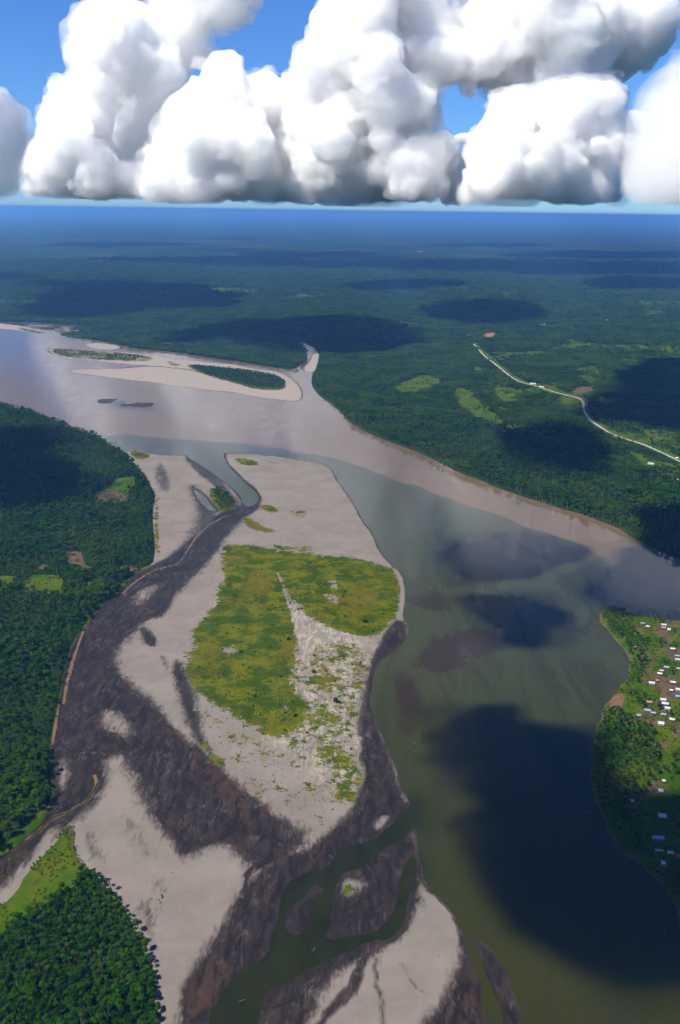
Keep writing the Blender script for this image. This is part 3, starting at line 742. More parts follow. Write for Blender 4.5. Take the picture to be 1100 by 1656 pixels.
M_SCRUB = leaf_mat('scrub_leaves', (0.020, 0.052, 0.001), (0.060, 0.096, 0.002), (0.080, 0.090, 0.003))
M_PALM = leaf_mat('palm_leaves', (0.010, 0.026, 0.004), (0.028, 0.050, 0.009), (0.024, 0.046, 0.007))
t = NT('bark'); M_BARK = t.surf(t.mix(t.ramp(t.noise(0.8, 4), 0.3, 0.7), (0.11, 0.095, 0.08), (0.20, 0.185, 0.165)), 0.9, 0.1)

def two_mat(name, v1, f1, v2, f2, m1, m2, link=False):
    o = mesh_obj(name, np.vstack([v1, v2]), np.vstack([f1, f2 + len(v1)]), m1, smooth=False, link=link)
    o.data.materials.append(m2)
    mi = np.zeros(len(f1) + len(f2), np.int32); mi[len(f1):] = 1
    o.data.polygons.foreach_set('material_index', mi)
    return o

def palm_mesh(r_, ht=12.0, L=3.6):
    V, F = [], []; n = 0
    for k in range(13):
        an = k * 2.399 + r_.uniform(-.2, .2); el = r_.uniform(-0.2, 0.8)
        pts = []
        for j in range(5):
            u = j / 4; q = L * u
            pts.append((q * math.cos(an) * math.cos(el * (1 - u)), q * math.sin(an) * math.cos(el * (1 - u)), ht + L * (math.sin(el) * u - 0.75 * u * u)))
        pts = np.array(pts); sd_ = np.array([-math.sin(an), math.cos(an), 0]); w = np.array([0.15, 0.7, 0.75, 0.5, 0.05])[:, None]
        v = np.vstack([pts + sd_ * w - [0, 0, 0.25], pts, pts - sd_ * w - [0, 0, 0.25]])
        q = [(i, i + 1, 5 + i + 1, 5 + i) for i in range(4)] + [(5 + i, 5 + i + 1, 10 + i + 1, 10 + i) for i in range(4)]
        V.append(v); F.append(quads_to_tris(np.array(q)) + n); n += len(v)
    tv, tf = tube((0, 0, -1), (0.4, 0.2, ht * 0.55), 0.24, 0.18); tv2, tf2 = tube((0.4, 0.2, ht * 0.55), (0, 0, ht), 0.18, 0.13)
    return np.vstack(V), np.vstack(F), np.vstack([tv, tv2]), np.vstack([tf, tf2 + len(tv)])

# kinds used inside the forest mass
def kind_coll(name, objs):
    c = bpy.data.collections.new(name)
    for o in objs: c.objects.link(o)
    return c
r_ = np.random.default_rng(5)
near_k, clump_k, scrub_k = [], [], []
for k in range(6):
    rad, ht = r_.uniform(3.6, 5.4), r_.uniform(7, 10)
    z0 = r_.uniform(3.5, 7)
    v, f, cs = crown_mesh(r_, rad, z0, ht, r_.integers(5, 8), 150, 0.85)
    tv, tf = trunk_mesh(cs, z0, rad)
    near_k.append(two_mat('forest_tree_kind', v, f, tv, tf, M_LEAF, M_BARK))
for k in range(2):
    v, f, tv, tf = palm_mesh(r_, r_.uniform(13, 17), 4.2)
    near_k.append(two_mat('forest_palm_kind', v, f, tv, tf, M_PALM, M_BARK))
for k in range(5):
    V, F = [], []; n = 0
    for j in range(8):
        an = r_.uniform(0, 6.28); q = math.sqrt(r_.uniform(0, 1)) * 15
        rad = r_.uniform(4.5, 7.5); z0 = r_.uniform(2, 7)
        v, f, cs = crown_mesh(r_, rad, z0, r_.uniform(6, 10), 3, 34, 1.7)
        v = v + np.array([q * math.cos(an), q * math.sin(an), 0]); V.append(v); F.append(f + n); n += len(v)
    clump_k.append(mesh_obj('forest_grove_kind', np.vstack(V), np.vstack(F), M_LEAF_FAR, smooth=False, link=False))
for k in range(3):
    v, f, cs = crown_mesh(r_, 1.0, 0.0, 0.9, 3, 40, 0.3)
    scrub_k.append(mesh_obj('scrub_kind', v, f, M_SCRUB, smooth=False, link=False))
C_NEAR, C_CLUMP, C_SCRUB = kind_coll('forest_tree_kinds', near_k), kind_coll('grove_kinds', clump_k), kind_coll('scrub_kinds', scrub_k)

def scatter(name, pts, scale, coll, label, idx=None, flat=None):
    me = bpy.data.meshes.new(name)
    n = len(pts)
    me.vertices.add(n); me.vertices.foreach_set('co', np.asarray(pts, np.float32).ravel())
    a = me.attributes.new('sz', 'FLOAT', 'POINT'); a.data.foreach_set('value', np.asarray(scale, np.float32))
    a = me.attributes.new('spin', 'FLOAT', 'POINT'); a.data.foreach_set('value', rng.uniform(0, 6.283, n).astype(np.float32))
    a = me.attributes.new('kind_index', 'INT', 'POINT')
    a.data.foreach_set('value', (rng.integers(0, len(coll.objects), n) if idx is None else idx).astype(np.int32))
    o = bpy.data.objects.new(name, me); COL.objects.link(o)
    g = bpy.data.node_groups.new(name + '_spread', 'GeometryNodeTree')
    g.interface.new_socket('Geometry', in_out='INPUT', socket_type='NodeSocketGeometry')
    g.interface.new_socket('Geometry', in_out='OUTPUT', socket_type='NodeSocketGeometry')
    N = g.nodes.new; L = g.links.new
    gi, go = N('NodeGroupInput'), N('NodeGroupOutput')
    iop = N('GeometryNodeInstanceOnPoints'); ci = N('GeometryNodeCollectionInfo')
    ci.inputs['Collection'].default_value = coll; ci.inputs['Separate Children'].default_value = True; ci.inputs['Reset Children'].default_value = True
    def na(nm, typ):
        q = N('GeometryNodeInputNamedAttribute'); q.data_type = typ; q.inputs['Name'].default_value = nm; return q.outputs['Attribute']
    cx = N('ShaderNodeCombineXYZ'); L(na('spin', 'FLOAT'), cx.inputs['Z'])
    L(gi.outputs[0], iop.inputs['Points']); L(ci.outputs[0], iop.inputs['Instance'])
    iop.inputs['Pick Instance'].default_value = True
    L(na('kind_index', 'INT'), iop.inputs['Instance Index']); L(cx.outputs[0], iop.inputs['Rotation']); L(na('sz', 'FLOAT'), iop.inputs['Scale'])
    L(iop.outputs[0], go.inputs[0])
    md = o.modifiers.new('spread', 'NODES'); md.node_group = g
    return tag(o, label, kind='stuff')

def in_view(x, y, z=6.0, mx=110):
    p = np.stack([x, y, np.full_like(x, z - CAM_H)], -1)
    w = p @ FW; u = W0 / 2 + FPX * (p @ RT) / w; v = H0 / 2 - FPX * (p @ UP) / w
    return (w > 0) & (u > -mx) & (u < W0 + mx) & (v < H0 + 130)

def jgrid(x0, x1, y0, y1, s, seed):
    q = np.random.default_rng(seed)
    nx, ny = int((x1 - x0) / s), int((y1 - y0) / s)
    gx, gy = np.meshgrid(np.arange(nx), np.arange(ny))
    x = x0 + (gx.ravel() + q.uniform(0, 1, gx.size) * 0.95 + (gy.ravel() % 2) * 0.5) * s
    y = y0 + (gy.ravel() + q.uniform(0, 1, gx.size) * 0.95) * s
    k = in_view(x, y); return x[k], y[k]

def anyin(polys, x, y, marg=0.0, M=60):
    r = np.zeros(x.shape, bool)
    nz = fbm(x / 45, y / 45, 91, 3) * 22 * np.clip(y / 3000, 0.3, 2)
    for pl in polys: r |= S(pl, x, y, M) + nz > marg
    return r

# left bank
G1s = smooth(L1, 1)
x, y = jgrid(-1900, -50, 700, 4300, 7.6, 3)
sdv = sdf_world(G1s, x, y, 60)
clr = anyin(CLEARS1, x, y, -3) | anyin(FIELDS1, x, y, 0)
near_front = anyin(CLEARS1 + FIELDS1[:3], x, y + 16, 0)
k = (sdv > 5) & ~clr
x, y, sdv, nf = x[k], y[k], sdv[k], near_front[k]
hv = fbm(x / 90, y / 90, 8, 3)
sc = (0.78 + 0.5 * hv + rng.uniform(-0.2, 0.32, len(x))) * np.where(nf, 0.55, 1.0) * np.where(sdv < 14, 0.8, 1)
sc *= np.exp(rng.normal(0, 0.2, len(x))); big = rng.uniform(0, 1, len(x)) > 0.96; sc = np.where(big, sc * 1.55, sc)
idx = np.where(rng.uniform(0, 1, len(x)) < 0.05, rng.integers(6, 8, len(x)), rng.integers(0, 6, len(x)))
scatter('left_bank_forest', np.column_stack([x, y, np.full(len(x), 3.6)]), sc, C_NEAR, 'dense green rainforest covering the left bank', idx)

# far bank: single trees nearby, then groves
def l2_mask(x, y):
    sdv = sdf_world(G2, x, y, 60)
    clr = anyin([FIELDS2[0], FIELDS2[1], FIELDS2[3]], x, y, 0, 60) | (anyin(FIELDS2, x, y, 0, 60) & (fbm(x / 60, y / 60, 55, 2) > -0.15)) | anyin(REDS, x, y, -6, 60) | (stroke(ROAD, x, y, np.where(y > 3400, 24, 12).max() if len(y) and y.min() > 3390 else 12, 60) > 0)
    fr = np.zeros(x.shape, bool)
    for dy in (22, 44, 66, 88): fr |= (stroke(ROAD, x * (1 + dy / y), y + dy, 12, 40) > 0) | anyin(REDS[:2] + FIELDS2[3:4], x * (1 + dy / y), y + dy, 0)
    fr2 = anyin(FIELDS2[:5], x, y + 35, 0)
    clr |= (PATCH(x, y) > 0.5) & (np.random.default_rng(8).uniform(0, 1, x.shape) < 0.8)
    return (sdv > 4) & ~clr, fr, fr2, sdv
x, y = jgrid(-200, 1900, 1700, 3400, 9.2, 4)
k, fr, fr2, sdv = l2_mask(x, y)
thin = fbm(x / 160, y / 160, 41, 3)
k &= (thin < 0.34) | (rng.uniform(0, 1, len(x)) < 0.35)
x, y, fr, fr2, sdv = x[k], y[k], fr[k], fr2[k], sdv[k]
sc = (0.9 + 0.45 * fbm(x / 120, y / 120, 12, 3) + rng.uniform(-0.22, 0.36, len(x))) * np.where(fr, 0.25, np.where(fr2, 0.65, 1)) * np.where(sdv < 12, 0.7, 1) * np.exp(rng.normal(0, 0.2, len(x)))
idx = np.where(rng.uniform(0, 1, len(x)) < 0.16, rng.integers(6, 8, len(x)), rng.integers(0, 6, len(x)))
scatter('far_bank_forest', np.column_stack([x, y, np.full(len(x), 3.6)]), sc, C_NEAR, 'dark rainforest with palms along the far bank of the brown water', idx)
P, Q = [], []
for (ya, yb, s, seed, sg) in ((3400, 5200, 17, 5, 0.85), (5200, 8200, 25, 6, 1.0), (8200, 13500, 44, 7, 1.5), (13500, 24000, 95, 8, 2.6)):
    w = 0.46 * yb
    x, y = jgrid(-w, w, ya, yb, s, seed)
    k, fr, fr2, sdv = l2_mask(x, y)
    far_f = fbm(x / 900, y / 700, 71, 4)
    k &= ~((far_f > 0.36) & (y > 4700) & (rng.uniform(0, 1, len(x)) < 0.75))
    k &= (fbm(x / 210, y / 210, 43, 3) < 0.36) | (rng.uniform(0, 1, len(x)) < 0.4)
    x, y, fr, fr2 = x[k], y[k], fr[k], fr2[k]
    sc = sg * (0.85 + 0.5 * fbm(x / 300, y / 300, 13, 3) + rng.uniform(-0.2, 0.25, len(x))) * np.where(fr, 0.22, np.where(fr2, 0.6, 1))
    P.append(np.column_stack([x, y, land_h(x, y) - 0.5])); Q.append(sc)
scatter('distant_forest', np.vstack(P), np.concatenate(Q), C_CLUMP, 'blue-green forest rolling away to the horizon')
# wooded tail of the upper sandbar and scrub on it
UPW = [(297,592),(350,596),(420,604),(455,612),(464,625),(450,631),(400,625),(340,609)]
g = smooth(gp(UPW), 2); lo, hi = g.min(0), g.max(0)
x, y = jgrid(lo[0], hi[0], lo[1], hi[1], 8.5, 9); k = sdf_world(g, x, y, 60) > 0; x, y = x[k], y[k]
scatter('river_island_forest', np.column_stack([x, y, np.full(len(x), 0.8)]), rng.uniform(0.7, 1.05, len(x)), C_NEAR, 'dark green wood on the tail of the upper sandbar', rng.integers(0, 6, len(x)))
UPG = [[(82,563),(125,567),(238,575),(240,583),(190,584),(92,577)], [(-10,524),(60,524),(140,528),(145,534),(100,536),(75,533),(30,526)]]
P = []
for q in UPG:
    g = smooth(gp(q), 2); lo, hi = g.min(0), g.max(0)
    x, y = jgrid(lo[0], hi[0], lo[1], hi[1], 13, 10); k = (sdf_world(g, x, y, 60) > 0) & (fbm(x / 80, y / 80, 3) > -0.12); x, y = x[k], y[k]
    P.append(np.column_stack([x, y, np.full(len(x), 1.0)]))
P = np.vstack(P)
scatter('sandbar_scrub', P, rng.uniform(2.5, 5.5, len(P)), C_SCRUB, 'low green scrub on the sandbars of the upper river')

# grass and low scrub of the bar: tufts where the grass grows
Xb, Yb, Zb, Vb = BAR
k = (Vb > 0.25) & (Zb > 0.2)
xb, yb, zb, vb = Xb[k], Yb[k], Zb[k], Vb[k]
prob = np.clip((vb - 0.2) * 0.7, 0, 0.6) * (0.35 + 1.3 * np.clip(fbm(xb / 26, yb / 26, 6, 3) + 0.35, 0, 1)) * np.clip(yb / 1900, 0.4, 1)
k = rng.uniform(0, 1, len(xb)) < prob
xb, yb, zb = xb[k], yb[k], zb[k]
xb = xb + rng.uniform(-1, 1, len(xb)); yb = yb + rng.uniform(-2, 2, len(xb))
sc = rng.uniform(0.5, 1.15, len(xb)) * (0.9 + 0.9 * np.clip(fbm(xb / 40, yb / 40, 16, 3), -0.5, 0.8))
scatter('grass', np.column_stack([xb, yb, zb - 0.1]), np.where(rng.uniform(0, 1, len(sc)) > 0.985, 2.4, np.clip(sc, 0.35, 2)), C_SCRUB, 'yellow-green grass and herbs on the hump of the great sandbar')

# ------------------------------------------------------------------ single trees
r_ = np.random.default_rng(15)
protos = []
for k in range(5):
    rad, ht, z0 = r_.uniform(3.6, 5.0), r_.uniform(6.5, 9), r_.uniform(3.5, 6)
    v, f, cs = crown_mesh(r_, rad, z0, ht, 7, 420, 0.55)
    cme = mesh_obj('crown', v, f, M_LEAF, smooth=False, link=False)
    tv, tf = trunk_mesh(cs, z0, rad)
    tme = mesh_obj('trunk', tv, tf, M_BARK, smooth=False, link=False)
    protos.append((cme, tme))
vf, ff, vt, ft = palm_mesh(r_, 11, 3.4)
palm_p = (mesh_obj('crown', vf, ff, M_PALM, smooth=False, link=False), mesh_obj('trunk', vt, ft, M_BARK, smooth=False, link=False))

def plant(name, x, y, z, s, proto, label, cat, group=None):
    o = bpy.data.objects.new(name, None); COL.objects.link(o)
    o.location = (x, y, z); o.scale = (s, s, s * rng.uniform(0.9, 1.15)); o.rotation_euler = (0, 0, rng.uniform(0, 6.28))
    for nm, src in (('crown', proto[0]), ('trunk', proto[1])):
        c = src.copy(); c.name = nm; c.parent = o; COL.objects.link(c)
    return tag(o, label, cat, group)

G4 = smooth(gp(L4F), 1)
x, y = jgrid(-560, -140, 640, 1250, 5.5, 21)
sdv = sdf_world(G4, x, y, 40); k = sdv > 2.0
x, y, sdv = x[k], y[k], sdv[k]
def to_px(x, y, z):
    p = np.stack([x, y, np.full_like(x, z - CAM_H)], -1); w = p @ FW
    return W0 / 2 + FPX * (p @ RT) / w, H0 / 2 - FPX * (p @ UP) / w
u, v = to_px(x, y, 9.0)
onscr = (u > 4) & (u < W0) & (v < H0 - 6)
order = np.argsort(np.where(onscr, y, 1e6))
single = np.zeros(len(x), bool); single[order[:240]] = True; single &= onscr
for i in np.where(single)[0]:
    plant('tree', float(x[i]), float(y[i]), 2.2, float(np.clip(np.exp(rng.normal(-0.36, 0.28)), 0.4, 1.35)), protos[int(rng.integers(0, 5))], 'dark green broadleaf tree in the dense wood at the lower left corner', 'tree', 'trees of the lower left wood')
k = ~single
scatter('lower_left_forest', np.column_stack([x[k], y[k], np.full(k.sum(), 2.2)]), rng.uniform(0.48, 0.95, k.sum()), C_NEAR, 'back rows of the dense wood behind the lower left grass strip', rng.integers(0, 6, k.sum()))
# grass strip scrub
x, y = jgrid(-560, -140, 700, 1300, 4.2, 22)
k = (S(L4P, x, y, 40, 1) > 1) & (sdf_world(G4, x, y, 40) < -1) & (fbm(x / 22, y / 22, 4, 3) > 0.0)
x, y = x[k], y[k]
scatter('bank_grass', np.column_stack([x, y, np.full(len(x), 2.3)]), rng.uniform(0.5, 1.9, len(x)), C_SCRUB, 'yellow-green grass and scrub above the lower left wood')

# lone bushes of the bar
BUSHES = [((543,1137), 5.2, 'round dark bush at the lower tip of the grassy hump'), ((390,1056), 3.2, 'lone dark bush on the western half of the grassy hump'), ((508,1089), 3.6, 'bush on the pale sand just east of the grass'),
          ((590,1008), 5.0, 'dark bush near the eastern shore of the grassy hump'), ((467,1036), 3.4, 'dark bush beside the pale sand strip'), ((360,1052), 2.4, 'small bush inside the bare patch of the grassy hump'), ((455,1096), 2.6, 'small bush west of the pale ribbed sand'),
          ((478,1160), 2.8, 'small bush on the southern edge of the grassy hump'), ((412,1128), 2.6, 'small bush in the southern grass of the hump')]
r_ = np.random.default_rng(25)
bv, bf, cs = crown_mesh(r_, 1.0, 0.1, 1.0, 6, 160, 0.18)
bush_c = mesh_obj('crown', bv, bf, M_LEAF, smooth=False, link=False)
tv, tf = trunk_mesh([(c, l) for c, l in cs], 0.2, 1.0, 0.05); tv *= np.array([0.25, 0.25, 0.4])
bush_t = mesh_obj('trunk', tv, tf, M_BARK, smooth=False, link=False)
for (pp, s, lb) in BUSHES:
    q = gp([pp])[0]; plant('bush', q[0], q[1], 1.1, s * 1.15, (bush_c, bush_t), lb, 'bush', 'bushes on the great sandbar')
# thicket between the two side channels
TH = [(346,790),(358,794),(372,806),(381,817),(378,823),(356,825),(347,811)]
g = smooth(gp(TH), 2); lo, hi = g.min(0), g.max(0)
x, y = jgrid(lo[0], hi[0], lo[1], hi[1], 7.5, 30); k = sdf_world(g, x, y, 60) > 0; x, y = x[k], y[k]
scatter('thicket', np.column_stack([x, y, np.full(len(x), 0.8)]), rng.uniform(0.6, 0.95, len(x)), C_NEAR, 'green thicket of small trees between two side channels of the bar', rng.integers(0, 6, len(x)))

# bushes dotted over the fields and clearings of the far bank
P = []
for q, s_ in [(f_, 20) for f_ in FIELDS2[:9]]:
    g = smooth(gp(q), 2); lo, hi = g.min(0), g.max(0)
    x, y = jgrid(lo[0], hi[0], lo[1], hi[1], s_, int(lo[0]) % 97 + 3); k = (sdf_world(g, x, y, 60) > -5) & (fbm(x / 70, y / 70, 36, 3) > 0.0); x, y = x[k], y[k]
    P.append(np.column_stack([x, y, np.full(len(x), 4.0)]))
x, y = jgrid(200, 2600, 2700, 6200, 21, 44); k = PATCH(x, y) > 0.35; x, y = x[k], y[k]; k = rng.uniform(0, 1, len(x)) < 0.5
P.append(np.column_stack([x[k], y[k], np.full(k.sum(), 4.0)]))
P = np.vstack(P)
scatter('field_scrub', P, rng.uniform(1.5, 5.0, len(P)), C_SCRUB, 'bushes dotted over the pastures of the far bank')

# regrowth in the clearings of the left bank
P = []
for q in CLEARS1 + FIELDS1[:3]:
    g = smooth(gp(q), 0); lo, hi = g.min(0), g.max(0)
    x, y = jgrid(lo[0] - 10, hi[0] + 10, lo[1] - 10, hi[1] + 10, 7, int(hi[1]) % 89 + 2); k = (sdf_world(g, x, y, 60) > -9) & (fbm(x / 30, y / 30, 38, 3) > 0.06); x, y = x[k], y[k]
    P.append(np.column_stack([x, y, np.full(len(x), 3.8)]))
P = np.vstack(P)
scatter('clearing_scrub', P, rng.uniform(0.8, 2.6, len(P)), C_SCRUB, 'bushes growing back in the clearings of the left bank')
# ------------------------------------------------------------------ village
def flat_mat(name, a, b, wl=1.5, rough=0.6, spec=0.3, metal=0.0):
    t = NT(name)
    return t.surf(t.mix(t.ramp(t.noise(wl, 4), 0.35, 0.68), a, b), rough, spec, Metallic=metal)
ROOFS = {'white': flat_mat('white_tin', (0.34, 0.34, 0.34), (0.58, 0.58, 0.58), 2.2, 0.45), 'grey': flat_mat('grey_tin', (0.20, 0.22, 0.25), (0.32, 0.34, 0.37), 2, 0.5),
         'blue': flat_mat('blue_tin', (0.13, 0.22, 0.36), (0.20, 0.30, 0.44), 2, 0.5), 'rusty': flat_mat('rusty_tin', (0.24, 0.12, 0.09), (0.36, 0.25, 0.20), 1.2, 0.7),
         'red': flat_mat('red_tin', (0.22, 0.03, 0.03), (0.30, 0.06, 0.05), 2, 0.6), 'thatch': flat_mat('thatch', (0.16, 0.11, 0.06), (0.26, 0.18, 0.11), 0.8, 0.95, 0.05)}
WALLS = [flat_mat('board_wall', (0.12, 0.085, 0.06), (0.20, 0.15, 0.11), 0.7, 0.9, 0.1), flat_mat('pale_wall', (0.38, 0.36, 0.33), (0.46, 0.43, 0.39), 1.5, 0.9, 0.1), flat_mat('blue_wall', (0.10, 0.17, 0.24), (0.15, 0.22, 0.28), 1.5, 0.9, 0.1)]
M_DOOR = flat_mat('door_boards', (0.06, 0.04, 0.03), (0.09, 0.06, 0.04), 0.5, 0.8)
M_PANE = flat_mat('window_dark', (0.02, 0.02, 0.022), (0.03, 0.03, 0.033), 0.5, 0.3)
M_STILT = M_BARK

def boxv(x0, x1, y0, y1, z0, z1):
    v = [(x, y, z) for x in (x0, x1) for y in (y0, y1) for z in (z0, z1)]
    return v, [(0, 1, 3, 2), (4, 6, 7, 5), (0, 4, 5, 1), (2, 3, 7, 6), (0, 2, 6, 4), (1, 5, 7, 3)]

HOUSE_MESH = {}
def house_parts(L, Wd, hw, rise, floor_z):
    key = (L, Wd, hw, rise, floor_z)
    if key in HOUSE_MESH: return HOUSE_MESH[key]
    a, b = L / 2, Wd / 2
    z0, z1 = floor_z, floor_z + hw
    # walls with gables
    v = [(-a, -b, z0), (a, -b, z0), (a, b, z0), (-a, b, z0), (-a, -b, z1), (a, -b, z1), (a, b, z1), (-a, b, z1), (-a, 0, z1 + rise), (a, 0, z1 + rise)]
    bm = bmesh.new(); bv = [bm.verts.new(q) for q in v]
    for fc in ((3, 2, 1, 0), (0, 1, 5, 4), (2, 3, 7, 6), (1, 2, 6, 9, 5), (3, 0, 4, 8, 7)): bm.faces.new([bv[i] for i in fc])
    wall = bpy.data.meshes.new('wall'); bm.to_mesh(wall); bm.free()
    # two roof sheets with overhang and ribs
    def slope(sg):
        o_, e = 0.55, 0.5; th = 0.09
        k = rise / b; n = 9
        V, F = [], []
        for i in range(n):
            x0 = -a - e + (L + 2 * e) * i / n; x1 = -a - e + (L + 2 * e) * (i + 1) / n; xm = (x0 + x1) / 2
            for (xx, dz) in ((x0, 0), (xm, 0.07), (x1, 0)):
                V += [(xx, 0, z1 + rise + th + dz), (xx, sg * (b + o_), z1 - k * o_ + th + dz)]
            j = i * 6
            F += [(j, j + 1, j + 3, j + 2), (j + 2, j + 3, j + 5, j + 4)]
        m0 = len(V)
        V += [(-a - e, 0, z1 + rise), (-a - e, sg * (b + o_), z1 - k * o_), (a + e, sg * (b + o_), z1 - k * o_), (a + e, 0, z1 + rise)]
        F += [(m0, m0 + 1, m0 + 2, m0 + 3)]
        me = bpy.data.meshes.new('roof_sheet'); me.from_pydata(V, [], F); me.update(); return me
    cap_v, cap_f = boxv(-a - 0.55, a + 0.55, -0.18, 0.18, z1 + rise + 0.14, z1 + rise + 0.24)
    cap = bpy.data.meshes.new('ridge_cap'); cap.from_pydata(cap_v, [], cap_f); cap.update()
    def bmesh_box(nm, *c):
        v_, f_ = boxv(*c); me = bpy.data.meshes.new(nm); me.from_pydata(v_, [], f_); me.update(); return me
    door = bmesh_box('door', -0.45, 0.45, -b - 0.06, -b + 0.02, z0, z0 + 1.95)
    win = [bmesh_box('window', x - 0.5, x + 0.5, -b - 0.05, -b + 0.02, z0 + 0.95, z0 + 1.85) for x in (-a * 0.6, a * 0.6)]
    stilts = [bmesh_box('stilt', x - 0.09, x + 0.09, y - 0.09, y + 0.09, -0.6, z0) for x in (-a + .15, a - .15) for y in (-b + .15, b - .15)]
    HOUSE_MESH[key] = (wall, slope(1), slope(-1), cap, door, win, stilts)
    return HOUSE_MESH[key]

def child(nm, me, mat, parent):
    o = bpy.data.objects.new(nm, me); o.parent = parent; COL.objects.link(o)
    if not me.materials: me.materials.append(None)
    o.material_slots[0].link = 'OBJECT'; o.material_slots[0].material = mat
    return o

HOUSE_XY = []
def house(px, py, L, Wd, rot, roof, wall, label, z=3.5, group='houses of the riverside village', tall=2.6):
    q = gp([(px, py)], z + 3)[0]; HOUSE_XY.append(q)
    if z < 4: L, Wd = round(L * 0.8, 2), round(Wd * 0.84, 2)
    r = bpy.data.objects.new('house', None); COL.objects.link(r); r.location = (q[0], q[1], z); r.rotation_euler = (0, 0, R(rot))
    w, s1, s2, cap, door, win, st = house_parts(L, Wd, tall, round(Wd * 0.2, 2), 1.0)
    child('wall', w, WALLS[wall], r)
    ro = child('roof', s1, ROOFS[roof], r); child('roof_sheet', s2, ROOFS[roof], ro); child('ridge_cap', cap, ROOFS[roof], ro)
    child('door', door, M_DOOR, r)
    for k in win: child('window', k, M_PANE, r)
    for k in st: child('stilt', k, M_STILT, r)
    return tag(r, label, 'house', group)

VH = [
 (1039,1008,8,4.5,-14,'grey',0,'low grey-roofed house, first one in from the wooded point'), (1047.6,1013,7.5,5,-12,'white',0,'small pale-roofed house just below the low grey one near the point'),
 (1074,1010,10,5.5,-16,'white',1,'bright white-roofed house at the top of the village, long side to the river'), (1073.4,1015,8.5,5,-16,'grey',0,'grey-roofed house close behind the bright white one at the top of the village'),
 (1081.8,1017.6,6,8,-14,'white',1,'white house standing crosswise beside the top pair of houses'), (1027.8,1045.6,4.5,3.6,5,'thatch',0,'tiny brown thatched hut alone in the shore bushes'),
 (1088,1049,8.5,6,-14,'white',0,'white-roofed house where the dirt track starts'), (1095.5,1060.5,9,4.8,-14,'grey',0,'upper grey-roofed house of the pair at the picture edge below the track start'),
 (1096,1066,9,5,-14,'white',1,'lower pale-roofed house of the pair at the picture edge below the track start'), (1078,1078.7,8.5,6,-14,'grey',0,'grey-roofed house on bare dark ground east of the track'),
 (1097,1081,7,5.5,-14,'grey',2,'grey-roofed house cut by the picture edge beside bare ground'), (1070,1084.4,6.5,4.6,-12,'white',0,'smaller roof of the pair of white houses along the track'),
 (1067,1089,8.5,6,-14,'white',0,'larger roof of the pair of white houses along the track'), (1054.5,1104,10.5,6.5,-16,'white',1,'long bright white house where the track ends'),
 (1063,1100.2,4.2,4.2,0,'rusty',0,'little pinkish hut next to the long white house'), (1088.5,1103,10,5.6,-14,'white',0,'pale-roofed house alone on the green in mid village'),
 (1085.5,1116,5.4,5,-10,'white',0,'small square white hut on the reddish dirt yard'), (1096.8,1114.6,8.5,7,-14,'white',1,'broad white-roofed house at the picture edge by the dirt yard'),
 (1096,1125.6,7.5,6,-14,'blue',2,'blue-roofed house at the picture edge below the dirt yard'), (1072.7,1131,10,6.5,-14,'white',1,'topmost of the three big white houses standing in a row'),
 (1075.6,1137.5,11,7,-14,'white',2,'middle one of the three big white houses standing in a row'), (1079.6,1144.8,9,6.5,-16,'white',1,'lowest of the three big white houses standing in a row'),
 (1050.5,1135,8.5,6,-14,'rusty',0,'rust-stained house at the garden rows near the shore clearing'), (1047.6,1148.4,10.5,6.5,-18,'blue',0,'long blue-grey roof among dark trees below the garden rows'),
 (1056.6,1152.6,8,5,-16,'grey',0,'grey roof touching the long blue-grey one'), (1033,1156.4,6.6,5.6,-8,'grey',2,'bluish-roofed hut nearest the shore below the orange clearing'),
 (1073.3,1155,8.5,5.6,-14,'blue',0,'bluish roof between trees south of the row of three'), (1087,1163,8,5.8,-20,'white',0,'pale roof standing apart near the picture edge in the south of the village'),
 (1069,1169.3,9.5,9,-10,'white',1,'broad gabled white house at the south end of the village'),
 (1073.6,1262.4,4.6,5,-10,'white',0,'little white hut at the wood edge above the lone dirt yard'), (1068.7,1278.3,6.5,7,-14,'white',1,'white house alone on the reddish dirt yard'),
 (1071.3,1318.6,10.5,7,-8,'white',1,'large pale house in deep shade below the dirt yard'), (1064.5,1354.5,16,6.5,-4,'blue',2,'long blue-roofed hall beside the shaded road'),
 (1084.5,1379,8,5,-10,'white',0,'pale roof just below the shaded road'), (1073,1395.4,5.6,6,-14,'white',1,'bright white hut lowest of all the houses'),
 (1022,1295,3.5,6,10,'grey',0,'narrow grey shed in the shaded wood by the shore'), (1066,1375.4,10,3.6,-6,'grey',0,'low grey shed between the blue hall and the white hut'),
 (1097.5,1385,7,7,-6,'red',0,'dark red roof cut by the picture edge below the shaded road'),
]
for h_ in VH: house(*h_)
RH = [(862,621,26,13,-20,'white',1,'long white-roofed building at the road fork'), (876,626,20,11,-24,'white',1,'second pale building beside the road fork'), (848,606,14,9,-10,'white',1,'white house north of the road fork'),
      (952,638,13,9,0,'white',1,'white house above the sharp road bend'), (905,617,16,8,-8,'grey',1,'pale shed on the bare strip east of the road fork'), (757,543,20,12,0,'white',1,'small white building west of the red clearing'),
      (821,544,18,10,0,'white',1,'white building beside the red clearing'), (1053,750,17,9,-30,'white',1,'white-roofed building under the road at the right'), (1094,777,13,11,-10,'white',1,'white house in the green field at the right edge'),
      (1095,741,9,8,0,'white',1,'small white tower-like house beside the road at the right edge'), (878,525,34,16,0,'grey',1,'pale long roof far behind the red clearing'), (981,518,40,18,0,'white',1,'white roofs of a distant hamlet on the right')]
for h_ in RH: house(*h_, z=4.2, group='buildings along the forest road', tall=3.6)
HX = np.array(HOUSE_XY)

